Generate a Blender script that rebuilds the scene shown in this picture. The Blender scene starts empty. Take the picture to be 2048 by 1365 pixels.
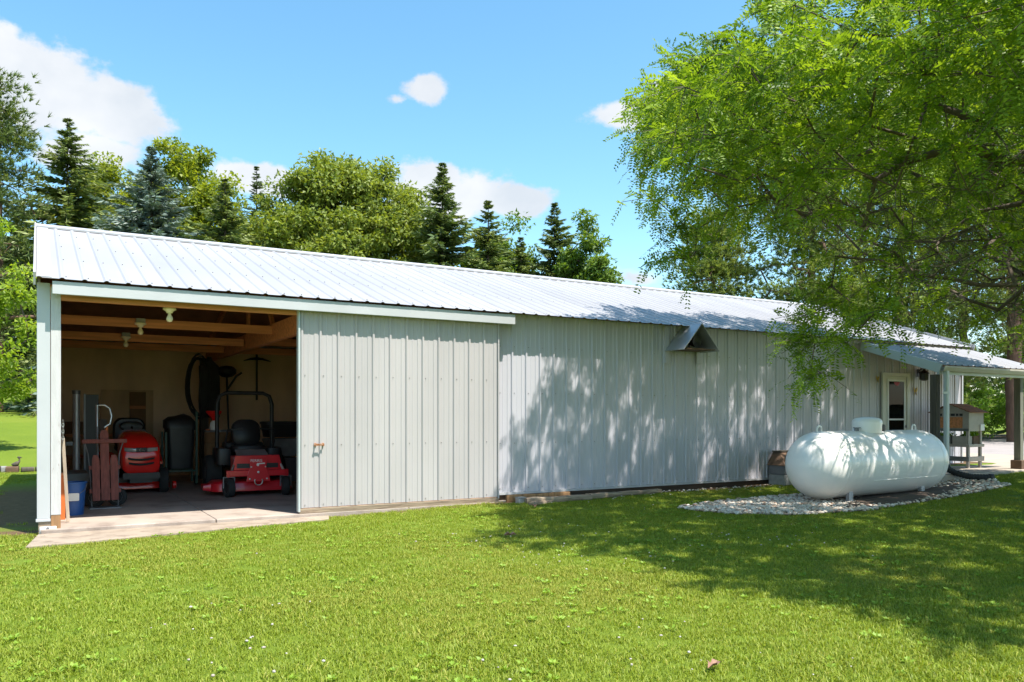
import bpy, math, random
import numpy as np
from mathutils import Vector, Matrix

sc = bpy.context.scene
COL = sc.collection
R = math.radians
random.seed(7)
RNG = np.random.default_rng(11)

# ------------------------------------------------------------------ camera
cam_d = bpy.data.cameras.new('camera')
cam = bpy.data.objects.new('camera', cam_d); COL.objects.link(cam)
cam.location = (0, -9.7, 1.24)
cam.rotation_euler = (R(90), 0, R(-30.5))
cam_d.sensor_width = 36; cam_d.sensor_fit = 'HORIZONTAL'
cam_d.lens = 28.28; cam_d.shift_y = 0.0725
cam_d.clip_start = 0.05; cam_d.clip_end = 2000
sc.camera = cam

# ------------------------------------------------------------------ sky, sun, exposure
SUN = Vector((0.415, -1.05, 2.47)).normalized()
w = bpy.data.worlds.new('World'); sc.world = w; w.use_nodes = True
nt = w.node_tree; nt.nodes.clear()
def N(t, **k):
    n = nt.nodes.new(t)
    for a, b in k.items(): setattr(n, a, b)
    return n
def M2(op, a, b=None, c=None, clamp=False):
    n = N('ShaderNodeMath', operation=op); n.use_clamp = clamp
    for i, v in enumerate((a, b, c)):
        if v is None: continue
        if isinstance(v, (int, float)): n.inputs[i].default_value = v
        else: nt.links.new(v, n.inputs[i])
    return n.outputs[0]
sky = N('ShaderNodeTexSky', sky_type='NISHITA')
sky.sun_disc = False
sky.sun_elevation = math.asin(SUN.z); sky.sun_rotation = math.atan2(SUN.x, SUN.y)
sky.air_density = 1.0; sky.dust_density = 0.6; sky.ozone_density = 2.0
hs = N('ShaderNodeHueSaturation'); hs.inputs['Saturation'].default_value = 1.16; hs.inputs['Hue'].default_value = 0.482
hs.inputs['Value'].default_value = 1.0
nt.links.new(sky.outputs[0], hs.inputs['Color'])
tc = N('ShaderNodeTexCoord')
sx = N('ShaderNodeSeparateXYZ'); nt.links.new(tc.outputs['Generated'], sx.inputs[0])
az = M2('ARCTAN2', sx.outputs[0], sx.outputs[1]); el = M2('ARCSINE', sx.outputs[2])
cv = N('ShaderNodeCombineXYZ'); nt.links.new(az, cv.inputs[0]); nt.links.new(M2('MULTIPLY', el, 1.35), cv.inputs[1])
n1 = N('ShaderNodeTexNoise'); n1.inputs['Scale'].default_value = 13; n1.inputs['Detail'].default_value = 9; n1.inputs['Roughness'].default_value = 0.6
nt.links.new(cv.outputs[0], n1.inputs['Vector'])
n2 = N('ShaderNodeTexNoise'); n2.inputs['Scale'].default_value = 7; n2.inputs['Detail'].default_value = 5
nt.links.new(cv.outputs[0], n2.inputs['Vector'])
# cumulus clouds all round the horizon: azimuth, elevation, half width, half height (degrees), strength
CLOUDS = [(-1.5, 19.0, 9.0, 3.7, 1.1), (4.6, 18.9, 4.2, 2.8, 1.05), (-10, 20, 7, 3.2, 0.8), (3.0, 16.0, 4.2, 1.9, .9), (24.2, 21.9, 2.4, 1.1, 0.66), (22.4, 21.3, 1.2, .5, .5), (38.3, 20.4, 3.6, 1.4, 1.0), (41.5, 21.3, 2.6, 1.5, 0.95),
          (25.5, 15.2, 6.6, 2.5, 1.05), (31.0, 15.0, 4.2, 1.6, 0.95), (13.0, 15.8, 4.2, 1.4, 0.85), (40.0, 9.5, 3.0, 0.8, 0.6), (58, 19, 8, 4, 0.9), (85, 24, 9, 4, .9),
          (112, 17, 8, 3.5, .9), (140, 21, 10, 4.5, .9), (172, 18, 9, 4, .9), (-35, 22, 9, 4, .9), (-62, 17, 9, 4, .9), (-92, 22, 9, 4.5, .9),
          (-125, 19, 10, 4, .9), (-155, 23, 8, 4, .9)]
tot = None; hgt = None
for (a, e, wx, wy, st) in CLOUDS:
    dx = M2('MULTIPLY', M2('SUBTRACT', az, R(a)), 1 / R(wx))
    dy = M2('MULTIPLY', M2('SUBTRACT', el, R(e)), 1 / R(wy))
    d2 = M2('ADD', M2('MULTIPLY', dx, dx), M2('MULTIPLY', dy, dy))
    b = M2('MULTIPLY', M2('SUBTRACT', 1.0, M2('SQRT', d2)), st)
    tot = b if tot is None else M2('MAXIMUM', tot, b)
dens = M2('ADD', tot, M2('MULTIPLY', M2('SUBTRACT', n1.outputs['Fac'], 0.5), 1.9))
cm = N('ShaderNodeMapRange', interpolation_type='SMOOTHSTEP')
cm.inputs['From Min'].default_value = 0.13; cm.inputs['From Max'].default_value = 0.46
nt.links.new(dens, cm.inputs['Value'])
cr = N('ShaderNodeValToRGB')
cr.color_ramp.elements[0].position = 0.36; cr.color_ramp.elements[0].color = (2.75, 2.9, 3.1, 1)
cr.color_ramp.elements[1].position = 0.62; cr.color_ramp.elements[1].color = (3.6, 3.6, 3.62, 1)
nt.links.new(n2.outputs['Fac'], cr.inputs['Fac'])
mx = N('ShaderNodeMixRGB'); nt.links.new(M2('MULTIPLY', cm.outputs[0], 0.92), mx.inputs['Fac'])
nt.links.new(hs.outputs[0], mx.inputs['Color1']); nt.links.new(cr.outputs[0], mx.inputs['Color2'])
bg = N('ShaderNodeBackground'); bg.inputs['Strength'].default_value = 0.10
nt.links.new(mx.outputs[0], bg.inputs['Color'])
ow = N('ShaderNodeOutputWorld'); nt.links.new(bg.outputs[0], ow.inputs[0])

sd = bpy.data.lights.new('sun', 'SUN'); sd.energy = 3.4; sd.angle = R(0.5); sd.color = (1.0, 0.955, 0.88)
so = bpy.data.objects.new('sun', sd); COL.objects.link(so); so.location = (6, -20, 30)
so.rotation_euler = SUN.to_track_quat('Z', 'Y').to_euler()
sc.view_settings.view_transform = 'Standard'; sc.view_settings.look = 'None'
sc.view_settings.exposure = 1.52; sc.view_settings.gamma = 1
sc.view_settings.use_curve_mapping = False
sc.cycles.diffuse_bounces = 8

# ------------------------------------------------------------------ materials
MATS = {}
def mat(name, col, rough=0.6, metal=0.0, var=0.12, scale=6.0, bump=0.0, bscale=40.0, stretch=(1, 1, 1), col2=None, thr=0.55, soft=0.08, spec=0.5, coat=0.0, rand=0.0):
    """plain procedural surface: base colour with noise variation, optional second colour in patches, fine relief"""
    m = bpy.data.materials.new(name); m.use_nodes = True; t = m.node_tree
    p = t.nodes['Principled BSDF']; p.inputs['Roughness'].default_value = rough; p.inputs['Metallic'].default_value = metal
    p.inputs['Specular IOR Level'].default_value = spec; p.inputs['Coat Weight'].default_value = coat
    c = t.nodes.new('ShaderNodeTexCoord'); mp = t.nodes.new('ShaderNodeMapping'); mp.inputs['Scale'].default_value = stretch
    t.links.new(c.outputs['Object'], mp.inputs[0])
    n = t.nodes.new('ShaderNodeTexNoise'); n.inputs['Scale'].default_value = scale; n.inputs['Detail'].default_value = 6
    t.links.new(mp.outputs[0], n.inputs['Vector'])
    r = t.nodes.new('ShaderNodeValToRGB')
    r.color_ramp.elements[0].position = 0.3; r.color_ramp.elements[1].position = 0.7
    r.color_ramp.elements[0].color = tuple(max(0, x * (1 - var)) for x in col) + (1,)
    r.color_ramp.elements[1].color = tuple(min(1, x * (1 + var)) for x in col) + (1,)
    t.links.new(n.outputs['Fac'], r.inputs[0]); out = r.outputs[0]
    if col2 is not None:
        n3 = t.nodes.new('ShaderNodeTexNoise'); n3.inputs['Scale'].default_value = scale * 1.7; n3.inputs['Detail'].default_value = 8
        n3.inputs['Roughness'].default_value = 0.65
        t.links.new(mp.outputs[0], n3.inputs['Vector'])
        k = t.nodes.new('ShaderNodeMapRange'); k.inputs['From Min'].default_value = thr - soft; k.inputs['From Max'].default_value = thr + soft
        t.links.new(n3.outputs['Fac'], k.inputs['Value'])
        x = t.nodes.new('ShaderNodeMixRGB'); x.inputs['Color2'].default_value = tuple(col2) + (1,)
        t.links.new(k.outputs[0], x.inputs['Fac']); t.links.new(out, x.inputs['Color1']); out = x.outputs[0]
    if rand:                                            # every sheet a slightly different tone
        oi = t.nodes.new('ShaderNodeObjectInfo'); k = t.nodes.new('ShaderNodeMapRange'); k.inputs['To Min'].default_value = 1 - rand; k.inputs['To Max'].default_value = 1 + rand
        t.links.new(oi.outputs['Random'], k.inputs['Value']); hv = t.nodes.new('ShaderNodeHueSaturation'); t.links.new(k.outputs[0], hv.inputs['Value']); t.links.new(out, hv.inputs['Color']); out = hv.outputs[0]
    t.links.new(out, p.inputs['Base Color'])
    if bump:
        nb = t.nodes.new('ShaderNodeTexNoise'); nb.inputs['Scale'].default_value = bscale; nb.inputs['Detail'].default_value = 4
        t.links.new(mp.outputs[0], nb.inputs['Vector'])
        b = t.nodes.new('ShaderNodeBump'); b.inputs['Strength'].default_value = bump; b.inputs['Distance'].default_value = 0.01
        t.links.new(nb.outputs['Fac'], b.inputs['Height']); t.links.new(b.outputs[0], p.inputs['Normal'])
    MATS[name] = m
    return m
def leafmat(name, cols, trans=0.45, rough=0.5, tcol=1.25):
    """foliage: colour picked per leaf from its own value (random, plus painted sunlight at spruce tips), part of the light passes through"""
    m = bpy.data.materials.new(name); m.use_nodes = True; t = m.node_tree; t.nodes.clear()
    a = t.nodes.new('ShaderNodeAttribute'); a.attribute_name = 'rnd'
    r = t.nodes.new('ShaderNodeValToRGB')
    while len(r.color_ramp.elements) < len(cols): r.color_ramp.elements.new(0.5)
    for i, c in enumerate(cols):
        r.color_ramp.elements[i].position = i / (len(cols) - 1); r.color_ramp.elements[i].color = tuple(c) + (1,)
    t.links.new(a.outputs['Fac'], r.inputs[0])
    d = t.nodes.new('ShaderNodeBsdfPrincipled'); d.inputs['Roughness'].default_value = rough; d.inputs['Specular IOR Level'].default_value = 0.35
    tr = t.nodes.new('ShaderNodeBsdfTranslucent')
    g = t.nodes.new('ShaderNodeMixRGB'); g.blend_type = 'MULTIPLY'; g.inputs['Fac'].default_value = 1
    g.inputs['Color2'].default_value = (1.15 * tcol, 1.1 * tcol, 0.45 * tcol, 1)
    mx_ = t.nodes.new('ShaderNodeMixShader'); mx_.inputs[0].default_value = trans
    o = t.nodes.new('ShaderNodeOutputMaterial')
    t.links.new(r.outputs[0], d.inputs['Base Color']); t.links.new(r.outputs[0], g.inputs['Color1']); t.links.new(g.outputs[0], tr.inputs['Color'])
    t.links.new(d.outputs[0], mx_.inputs[1]); t.links.new(tr.outputs[0], mx_.inputs[2]); t.links.new(mx_.outputs[0], o.inputs[0])
    MATS[name] = m
    return m

mat('siding', (0.47, 0.455, 0.49), 0.42, 0, 0.06, 1.3, 0.16, 2.2, (1, 1, 0.4), rand=.05)
mat('door_siding', (0.445, 0.415, 0.41), 0.45, 0, 0.06, 1.6, 0.16, 2.2, (1, 1, 0.4), rand=.05)
mat('trim_grey', (0.47, 0.475, 0.48), 0.45, 0, 0.06, 2.0)
mat('roofing', (0.33, 0.322, 0.333), 0.40, 0, 0.07, 1.1, 0.1, 2.0, (1, .4, .4), rand=.06)
mat('ridge_metal', (0.44, 0.435, 0.44), 0.42, 0, 0.05, 1.5)
mat('screw', (0.22, 0.21, 0.20), 0.5, 0.4)
mat('peeling_paint', (0.52, 0.50, 0.49), 0.7, 0, 0.08, 5, 0.25, 30, (6, 6, 0.8), (0.22, 0.15, 0.10), 0.66, 0.03)
mat('weathered_wood', (0.30, 0.23, 0.16), 0.85, 0, 0.3, 4, 0.35, 25, (0.4, 6, 6), (0.16, 0.11, 0.075), 0.56, 0.08)
mat('raw_wood', (0.56, 0.23, 0.095), 0.75, 0, 0.25, 5, 0.15, 25, (0.3, 5, 5))
mat('post_wood', (0.30, 0.16, 0.07), 0.8, 0, 0.3, 5, 0.2, 25, (6, 6, 0.4))
mat('dark_wood', (0.085, 0.07, 0.052), 0.85, 0, 0.3, 5, 0.2, 25, (6, 6, 0.5))
mat('post_grey', (0.17, 0.165, 0.13), 0.85, 0, 0.25, 5, 0.2, 25, (6, 6, 0.5))
mat('skirt_wood', (0.07, 0.045, 0.03), 0.9, 0, 0.35, 4, 0.2, 20, (.5, 5, 5))
mat('interior_ply', (0.76, 0.56, 0.36), 0.8, 0, 0.15, 2.2, 0.05, 20, (1, 1, .35))
mat('light_ply', (0.56, 0.38, 0.20), 0.75, 0, 0.2, 3, 0.05, 20, (1, 1, .3))
mat('roof_deck', (0.36, 0.16, 0.085), 0.85, 0, 0.25, 3)
mat('concrete', (0.315, 0.25, 0.19), 0.85, 0, 0.12, 3.0, 0.2, 60, (1, 1, 1), (0.20, 0.15, 0.11), 0.58, 0.1)
mat('concrete_floor', (0.37, 0.305, 0.255), 0.7, 0, 0.15, 1.5, 0.12, 60, (1, 1, 1), (0.20, 0.15, 0.12), 0.60, 0.12)
mat('asphalt', (0.30, 0.265, 0.25), 0.9, 0, 0.12, 2.0, 0.3, 90)
mat('pad_concrete', (0.36, 0.30, 0.24), 0.85, 0, 0.1, 2.5, 0.1, 60)
mat('tank_white', (0.92, 0.875, 0.83), 0.28, 0, 0.03, 3.5, 0.0, 40, (1, 1, 1), (0.70, 0.69, 0.65), 0.70, 0.06, coat=0.2)
mat('white_paint', (0.72, 0.72, 0.69), 0.5, 0, 0.05, 4)
mat('cream_paint', (0.60, 0.58, 0.50), 0.55, 0, 0.06, 4)
mat('mint_metal', (0.45, 0.50, 0.49), 0.45, 0, 0.06, 3)
mat('gutter_tan', (0.42, 0.38, 0.32), 0.55, 0, 0.1, 4)
mat('black_plastic', (0.018, 0.018, 0.02), 0.45, 0, 0.2, 5)
mat('black_rubber', (0.022, 0.022, 0.022), 0.8, 0, 0.25, 8, 0.2, 60)
mat('dark_metal', (0.03, 0.03, 0.032), 0.45, 0.3, 0.2, 5)
mat('tractor_red', (0.82, 0.02, 0.014), 0.25, 0, 0.05, 3, coat=0.4)
mat('mower_red', (0.66, 0.016, 0.028), 0.32, 0, 0.07, 3, coat=0.3)
mat('rust_red', (0.20, 0.055, 0.04), 0.75, 0, 0.3, 6, 0.15, 30, (6, 6, .7))
mat('rust', (0.33, 0.13, 0.05), 0.8, 0, 0.4, 20, 0.2, 60, (1, 1, 1), (0.45, 0.36, 0.28), 0.55, 0.06)
mat('steel', (0.55, 0.55, 0.54), 0.35, 0.8, 0.1, 5)
mat('galvanized', (0.42, 0.42, 0.44), 0.4, 0.5, 0.15, 4)
mat('dull_steel', (0.20, 0.20, 0.21), 0.5, 0.5, 0.2, 5)
mat('headlight', (0.42, 0.43, 0.42), 0.15, 0.2, 0.1, 20)
mat('blue_plastic', (0.015, 0.08, 0.27), 0.4, 0, 0.08, 4)
mat('orange_plastic', (0.55, 0.14, 0.03), 0.5, 0, 0.08, 4)
mat('green_metal', (0.03, 0.085, 0.055), 0.5, 0, 0.15, 4)
mat('cardboard', (0.20, 0.11, 0.05), 0.85, 0, 0.2, 3)
mat('grey_plastic', (0.16, 0.16, 0.17), 0.6, 0, 0.15, 4)
mat('pale_wood', (0.58, 0.47, 0.36), 0.75, 0, 0.15, 5, 0.1, 30, (6, 6, .5))
mat('stone_grey', (0.27, 0.27, 0.26), 0.9, 0, 0.2, 8, 0.3, 40)
mat('shingle_brown', (0.24, 0.115, 0.065), 0.9, 0, 0.25, 14, 0.3, 60)
mat('lid_brown', (0.13, 0.075, 0.045), 0.85, 0, 0.25, 8, 0.2, 40)
mat('beige_board', (0.40, 0.36, 0.31), 0.75, 0, 0.12, 5, 0.1, 30)
mat('grey_board', (0.15, 0.16, 0.15), 0.8, 0, 0.2, 5)
mat('yellow_paint', (0.62, 0.40, 0.05), 0.6, 0, 0.1, 10)
mat('bulb_white', (0.75, 0.68, 0.48), 0.25, 0, 0.03, 5)
mat('bark', (0.10, 0.075, 0.055), 0.95, 0, 0.3, 6, 0.5, 20, (3, 3, .6))
mat('pine_bark', (0.13, 0.075, 0.05), 0.95, 0, 0.3, 5, 0.5, 15, (3, 3, .6))
mat('twig', (0.10, 0.085, 0.06), 0.9, 0, 0.25, 5)
mat('dead_leaf', (0.27, 0.15, 0.10), 0.8, 0, 0.25, 30)
mat('curtain', (0.30, 0.29, 0.27), 0.9, 0, 0.2, 4, 0, 40, (12, 1, 1))
mat('maroon', (0.35, 0.03, 0.05), 0.6)
gm = mat('glass', (0.03, 0.035, 0.035), 0.04, 0, 0, 1)
gm.node_tree.nodes['Principled BSDF'].inputs['Transmission Weight'].default_value = 0.85
gm.node_tree.nodes['Principled BSDF'].inputs['IOR'].default_value = 1.2

leafmat('locust_leaf', [(0.065, 0.125, 0.012), (0.135, 0.23, 0.018), (0.235, 0.34, 0.028), (0.33, 0.43, 0.045)], 0.44)
leafmat('maple_leaf', [(0.138, 0.188, 0.019), (0.213, 0.263, 0.025), (0.312, 0.350, 0.031)], 0.45)
leafmat('near_leaf', [(0.156, 0.240, 0.024), (0.240, 0.336, 0.036), (0.336, 0.420, 0.048)], 0.5)
leafmat('oak_leaf', [(0.11, 0.155, 0.026), (0.20, 0.25, 0.04), (0.30, 0.345, 0.062)], 0.35)
leafmat('green_leaf', [(0.070, 0.126, 0.021), (0.119, 0.196, 0.028), (0.182, 0.266, 0.042)], 0.4)
leafmat('bush_leaf', [(0.078, 0.156, 0.019), (0.130, 0.247, 0.026), (0.195, 0.325, 0.039)], 0.45)
leafmat('spruce_needle', [(0.06, 0.10, 0.034), (0.135, 0.185, 0.055), (0.25, 0.29, 0.085)], 0.22)
leafmat('blue_needle', [(0.085, 0.128, 0.111), (0.145, 0.196, 0.170), (0.204, 0.264, 0.221)], 0.12)
leafmat('pine_needle', [(0.10, 0.15, 0.04), (0.185, 0.245, 0.06), (0.29, 0.335, 0.095)], 0.35)
leafmat('dark_needle', [(0.05, 0.085, 0.034), (0.115, 0.165, 0.055), (0.22, 0.265, 0.08)], 0.22)
leafmat('grass_blade', [(0.13, 0.185, 0.015), (0.215, 0.285, 0.022), (0.28, 0.345, 0.032), (0.42, 0.39, 0.08)], 0.35, 0.55, 1.1)
leafmat('dry_blade', [(0.15, 0.21, 0.018), (0.24, 0.28, 0.028), (0.34, 0.34, 0.05), (0.42, 0.35, 0.10)], 0.3, 0.6, 1.0)
leafmat('weed_leaf', [(0.15, 0.26, 0.024), (0.22, 0.34, 0.03), (0.28, 0.40, 0.05)], 0.3, 0.55, 1.1)
leafmat('pebble', [(0.25, 0.135, 0.085), (0.46, 0.345, 0.255), (0.66, 0.555, 0.45), (0.80, 0.71, 0.61)], 0, 0.8)
leafmat('clover_bloom', [(0.42, 0.35, 0.30), (0.60, 0.56, 0.50)], 0.2, 0.8, 1.0)

# ------------------------------------------------------------------ mesh helpers
def tag(o, label=None, cat=None, group=None, kind=None):
    if label: o['label'] = label
    if cat: o['category'] = cat
    if group: o['group'] = group
    if kind: o['kind'] = kind
    return o
def thing(name, label, cat, loc=(0, 0, 0), rz=0.0, group=None):
    o = bpy.data.objects.new(name, None); COL.objects.link(o)
    o.location = loc; o.rotation_euler = (0, 0, rz); o.empty_display_size = 0.2
    return tag(o, label, cat, group)
def link(name, me, parent=None, loc=None):
    o = bpy.data.objects.new(name, me); COL.objects.link(o)
    if parent is not None: o.parent = parent
    if loc is not None: o.location = loc
    return o
def rect(wx, wz, r=0.0, n=4, cx=0.0, cz=0.0):
    """rounded rectangle outline in 2-D, centred"""
    if r <= 0: return [(cx - wx / 2, cz - wz / 2), (cx + wx / 2, cz - wz / 2), (cx + wx / 2, cz + wz / 2), (cx - wx / 2, cz + wz / 2)]
    p = []
    for qx, qz, a0 in ((1, -1, -90), (1, 1, 0), (-1, 1, 90), (-1, -1, 180)):
        for i in range(n + 1):
            a = R(a0 + 90 * i / n)
            p.append((cx + qx * (wx / 2 - r) + r * math.cos(a), cz + qz * (wz / 2 - r) + r * math.sin(a)))
    return p
class MB:
    def __init__(s): s.v = []; s.f = []; s.m = []
    def add(s, v, f, m=0):
        o = len(s.v); s.v += [tuple(p) for p in v]; s.f += [tuple(i + o for i in q) for q in f]; s.m += [m] * len(f); return s
    def box(s, x0, y0, z0, x1, y1, z1, m=0, M=None):
        v = [Vector(p) for p in ((x0, y0, z0), (x1, y0, z0), (x1, y1, z0), (x0, y1, z0), (x0, y0, z1), (x1, y0, z1), (x1, y1, z1), (x0, y1, z1))]
        if M is not None: v = [M @ p for p in v]
        return s.add(v, [(3, 2, 1, 0), (4, 5, 6, 7), (0, 1, 5, 4), (1, 2, 6, 5), (2, 3, 7, 6), (3, 0, 4, 7)], m)
    def bar(s, p0, p1, wd, ht, m=0, up=(0, 0, 1)):
        p0 = Vector(p0); p1 = Vector(p1); d = (p1 - p0).normalized(); u = Vector(up)
        if abs(d.dot(u)) > 0.95: u = Vector((0, 1, 0))
        sd_ = d.cross(u).normalized(); u = sd_.cross(d)
        v = []
        for p in (p0, p1):
            for a, b in ((-1, -1), (1, -1), (1, 1), (-1, 1)): v.append(p + sd_ * a * wd / 2 + u * b * ht / 2)
        return s.add(v, [(0, 1, 2, 3), (7, 6, 5, 4), (0, 4, 5, 1), (1, 5, 6, 2), (2, 6, 7, 3), (3, 7, 4, 0)], m)
    def loft(s, rings, m=0, caps=True, closed=True):
        n = len(rings[0]); o = []
        for r in rings: o += list(r)
        f = []
        for i in range(len(rings) - 1):
            for j in range(n if closed else n - 1):
                k = (j + 1) % n
                f.append((i * n + j, i * n + k, (i + 1) * n + k, (i + 1) * n + j))
        if caps:
            f.append(tuple(range(n - 1, -1, -1))); f.append(tuple((len(rings) - 1) * n + j for j in range(n)))
        return s.add(o, f, m)
    def tube(s, pts, rad, n=10, m=0, caps=True):
        pts = [Vector(p) for p in pts]
        if not isinstance(rad, (list, tuple)): rad = [rad] * len(pts)
        rings = []; u = None
        for i, p in enumerate(pts):
            a = pts[max(0, i - 1)]; b = pts[min(len(pts) - 1, i + 1)]; d = (b - a).normalized()
            if u is None:
                u = Vector((0, 0, 1)) if abs(d.z) < 0.9 else Vector((1, 0, 0))
            x = d.cross(u).normalized(); u = x.cross(d).normalized()
            rings.append([p + (x * math.cos(2 * math.pi * k / n) + u * math.sin(2 * math.pi * k / n)) * rad[i] for k in range(n)])
        return s.loft(rings, m, caps)
    def lathe(s, prof, c=(0, 0, 0), axis='z', n=24, m=0):
        """prof: list of (radius, height along the axis)"""
        rings = []
        for r, h in prof:
            ring = []
            for k in range(n):
                a = 2 * math.pi * k / n; p, q = r * math.cos(a), r * math.sin(a)
                ring.append({'z': (c[0] + p, c[1] + q, c[2] + h), 'x': (c[0] + h, c[1] + p, c[2] + q), 'y': (c[0] + p, c[1] + h, c[2] - q)}[axis])
            rings.append(ring)
        return s.loft(rings, m)
    def prism(s, poly, axis, a, b, m=0):
        def P(p, h): return {'x': (h, p[0], p[1]), 'y': (p[0], h, p[1]), 'z': (p[0], p[1], h)}[axis]
        n = len(poly)
        return s.add([P(p, a) for p in poly] + [P(p, b) for p in poly],
                     [tuple(range(n - 1, -1, -1)), tuple(range(n, 2 * n))] + [(i, (i + 1) % n, n + (i + 1) % n, n + i) for i in range(n)], m)
    def mesh(s, name, mats, smooth=None):
        me = bpy.data.meshes.new(name); me.from_pydata(s.v, [], s.f)
        for q in (mats if isinstance(mats, (list, tuple)) else [mats]): me.materials.append(MATS[q])
        if len(set(s.m)) > 1: me.polygons.foreach_set('material_index', s.m)
        import bmesh
        b = bmesh.new(); b.from_mesh(me); bmesh.ops.recalc_face_normals(b, faces=b.faces); b.to_mesh(me); b.free()
        if smooth is not None:
            me.polygons.foreach_set('use_smooth', [True] * len(me.polygons)); me.set_sharp_from_angle(angle=R(smooth))
        me.update(); return me
    def build(s, name, mats, parent=None, smooth=None, bevel=0.0, loc=None):
        o = link(name, s.mesh(name, mats, smooth), parent, loc)
        if bevel:
            b = o.modifiers.new('bevel', 'BEVEL'); b.width = bevel; b.segments = 2; b.limit_method = 'ANGLE'; b.angle_limit = R(40)
        return o
def np_mesh(name, V, F, mats, rnd=None, smooth=False, mi=None):
    """fast mesh from arrays: V (n,3), F (m,k), one random value per face"""
    V = np.ascontiguousarray(V, dtype=np.float32); F = np.ascontiguousarray(F, dtype=np.int32)
    me = bpy.data.meshes.new(name); k = F.shape[1]
    me.vertices.add(len(V)); me.vertices.foreach_set('co', V.ravel())
    me.loops.add(F.size); me.loops.foreach_set('vertex_index', F.ravel())
    me.polygons.add(len(F)); me.polygons.foreach_set('loop_start', np.arange(0, F.size, k, dtype=np.int32))
    for q in (mats if isinstance(mats, (list, tuple)) else [mats]): me.materials.append(MATS[q])
    if mi is not None: me.polygons.foreach_set('material_index', np.asarray(mi, dtype=np.int32))
    if rnd is not None:
        a = me.attributes.new('rnd', 'FLOAT', 'FACE'); a.data.foreach_set('value', np.clip(rnd, 0, 1).astype(np.float32))
    if smooth: me.polygons.foreach_set('use_smooth', np.ones(len(F), dtype=bool))
    me.update(calc_edges=True); me.validate()
    return me
def unit(a): return a / (np.linalg.norm(a, axis=-1, keepdims=True) + 1e-9)
def cards(P, D, Nn, L, W):
    """rhombic leaf for every point: root P, direction D, face normal Nn"""
    D = unit(D); S = unit(np.cross(D, Nn)); n = len(P)
    L = np.broadcast_to(np.asarray(L, float), (n,))[:, None]; W = np.broadcast_to(np.asarray(W, float), (n,))[:, None]
    V = np.stack([P, P + D * L * 0.45 + S * W / 2, P + D * L, P + D * L * 0.45 - S * W / 2], 1).reshape(-1, 3)
    return V, np.arange(4 * n).reshape(n, 4)
def needles(P, D, Nn, L, W):
    """one slim triangle per needle bundle"""
    D = unit(D); S = unit(np.cross(D, Nn)); n = len(P); L = np.asarray(L)[:, None]; W = np.asarray(W)[:, None]
    return np.stack([P - S * W / 2, P + S * W / 2, P + D * L], 1).reshape(-1, 3), np.arange(3 * n).reshape(n, 3)
def sstep(a, b, x):
    t = np.clip((x - a) / (b - a), 0, 1); return t * t * (3 - 2 * t)
def gz(x, y):
    """height of the ground"""
    return (0.2 * sstep(10, 16, x) + 0.075 * np.clip(y - 7.6, 0, 45) * (1 - sstep(8, 20, x))
            + 0.05 * sstep(-1.3, -0.1, y) * sstep(3.2, 5.5, x) * (1 - sstep(5, 7, y)) * (1 - sstep(16.8, 18.5, x)))
def copy_tree(o, parent=None, **k):
    c = o.copy(); COL.objects.link(c)
    if parent is not None: c.parent = parent
    for ch in list(o.children): copy_tree(ch, c)
    return c
# ------------------------------------------------------------------ ground
def axis(lo, hi, fine_lo, fine_hi, step, grow):
    a = list(np.arange(fine_lo, fine_hi, step)); d = step; x = fine_hi
    while x < hi: a.append(x); d *= grow; x += d
    a.append(hi); d = step; x = fine_lo; b = []
    while x > lo: d *= grow; x -= d; b.append(max(x, lo))
    return np.array(sorted(set(b)) + a)
gx = axis(-400, 500, -6, 22, 0.4, 1.25); gy = axis(-300, 500, -11, 14, 0.4, 1.25)
GX, GY = np.meshgrid(gx, gy); GV = np.stack([GX, GY, gz(GX, GY)], -1).reshape(-1, 3)
nx = len(gx); ii = np.arange((len(gy) - 1) * (nx - 1)); r0 = (ii // (nx - 1)) * nx + ii % (nx - 1)
m = bpy.data.materials.new('lawn'); m.use_nodes = True; t = m.node_tree; p = t.nodes['Principled BSDF']; p.inputs['Roughness'].default_value = 0.9
p.inputs['Specular IOR Level'].default_value = 0.15
tcn = t.nodes.new('ShaderNodeTexCoord')
def tn(scale, det=6, ro=0.6):
    n = t.nodes.new('ShaderNodeTexNoise'); n.inputs['Scale'].default_value = scale; n.inputs['Detail'].default_value = det; n.inputs['Roughness'].default_value = ro
    t.links.new(tcn.outputs['Object'], n.inputs['Vector']); return n.outputs['Fac']
def ramp(fac, stops):
    r = t.nodes.new('ShaderNodeValToRGB')
    while len(r.color_ramp.elements) < len(stops): r.color_ramp.elements.new(0.5)
    for i, (q, c) in enumerate(stops): r.color_ramp.elements[i].position = q; r.color_ramp.elements[i].color = tuple(c) + (1,)
    t.links.new(fac, r.inputs[0]); return r.outputs[0]
def mixc(f, a, b):
    n = t.nodes.new('ShaderNodeMixRGB'); t.links.new(f, n.inputs[0]); t.links.new(a, n.inputs[1]); t.links.new(b, n.inputs[2]); return n.outputs[0]
big = ramp(tn(0.45), [(0.3, (0.095, 0.15, 0.014)), (0.5, (0.13, 0.19, 0.018)), (0.7, (0.175, 0.215, 0.028))])
fine = ramp(tn(28, 8, 0.75), [(0.3, (0.06, 0.10, 0.011)), (0.55, (0.14, 0.20, 0.019)), (0.75, (0.21, 0.255, 0.038))])
h = t.nodes.new('ShaderNodeMixRGB'); h.inputs[0].default_value = 0.5; t.links.new(big, h.inputs[1]); t.links.new(fine, h.inputs[2]); grassc = h.outputs[0]
earth = ramp(tn(9, 8, 0.7), [(0.3, (0.085, 0.055, 0.03)), (0.7, (0.19, 0.12, 0.065))])
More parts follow.
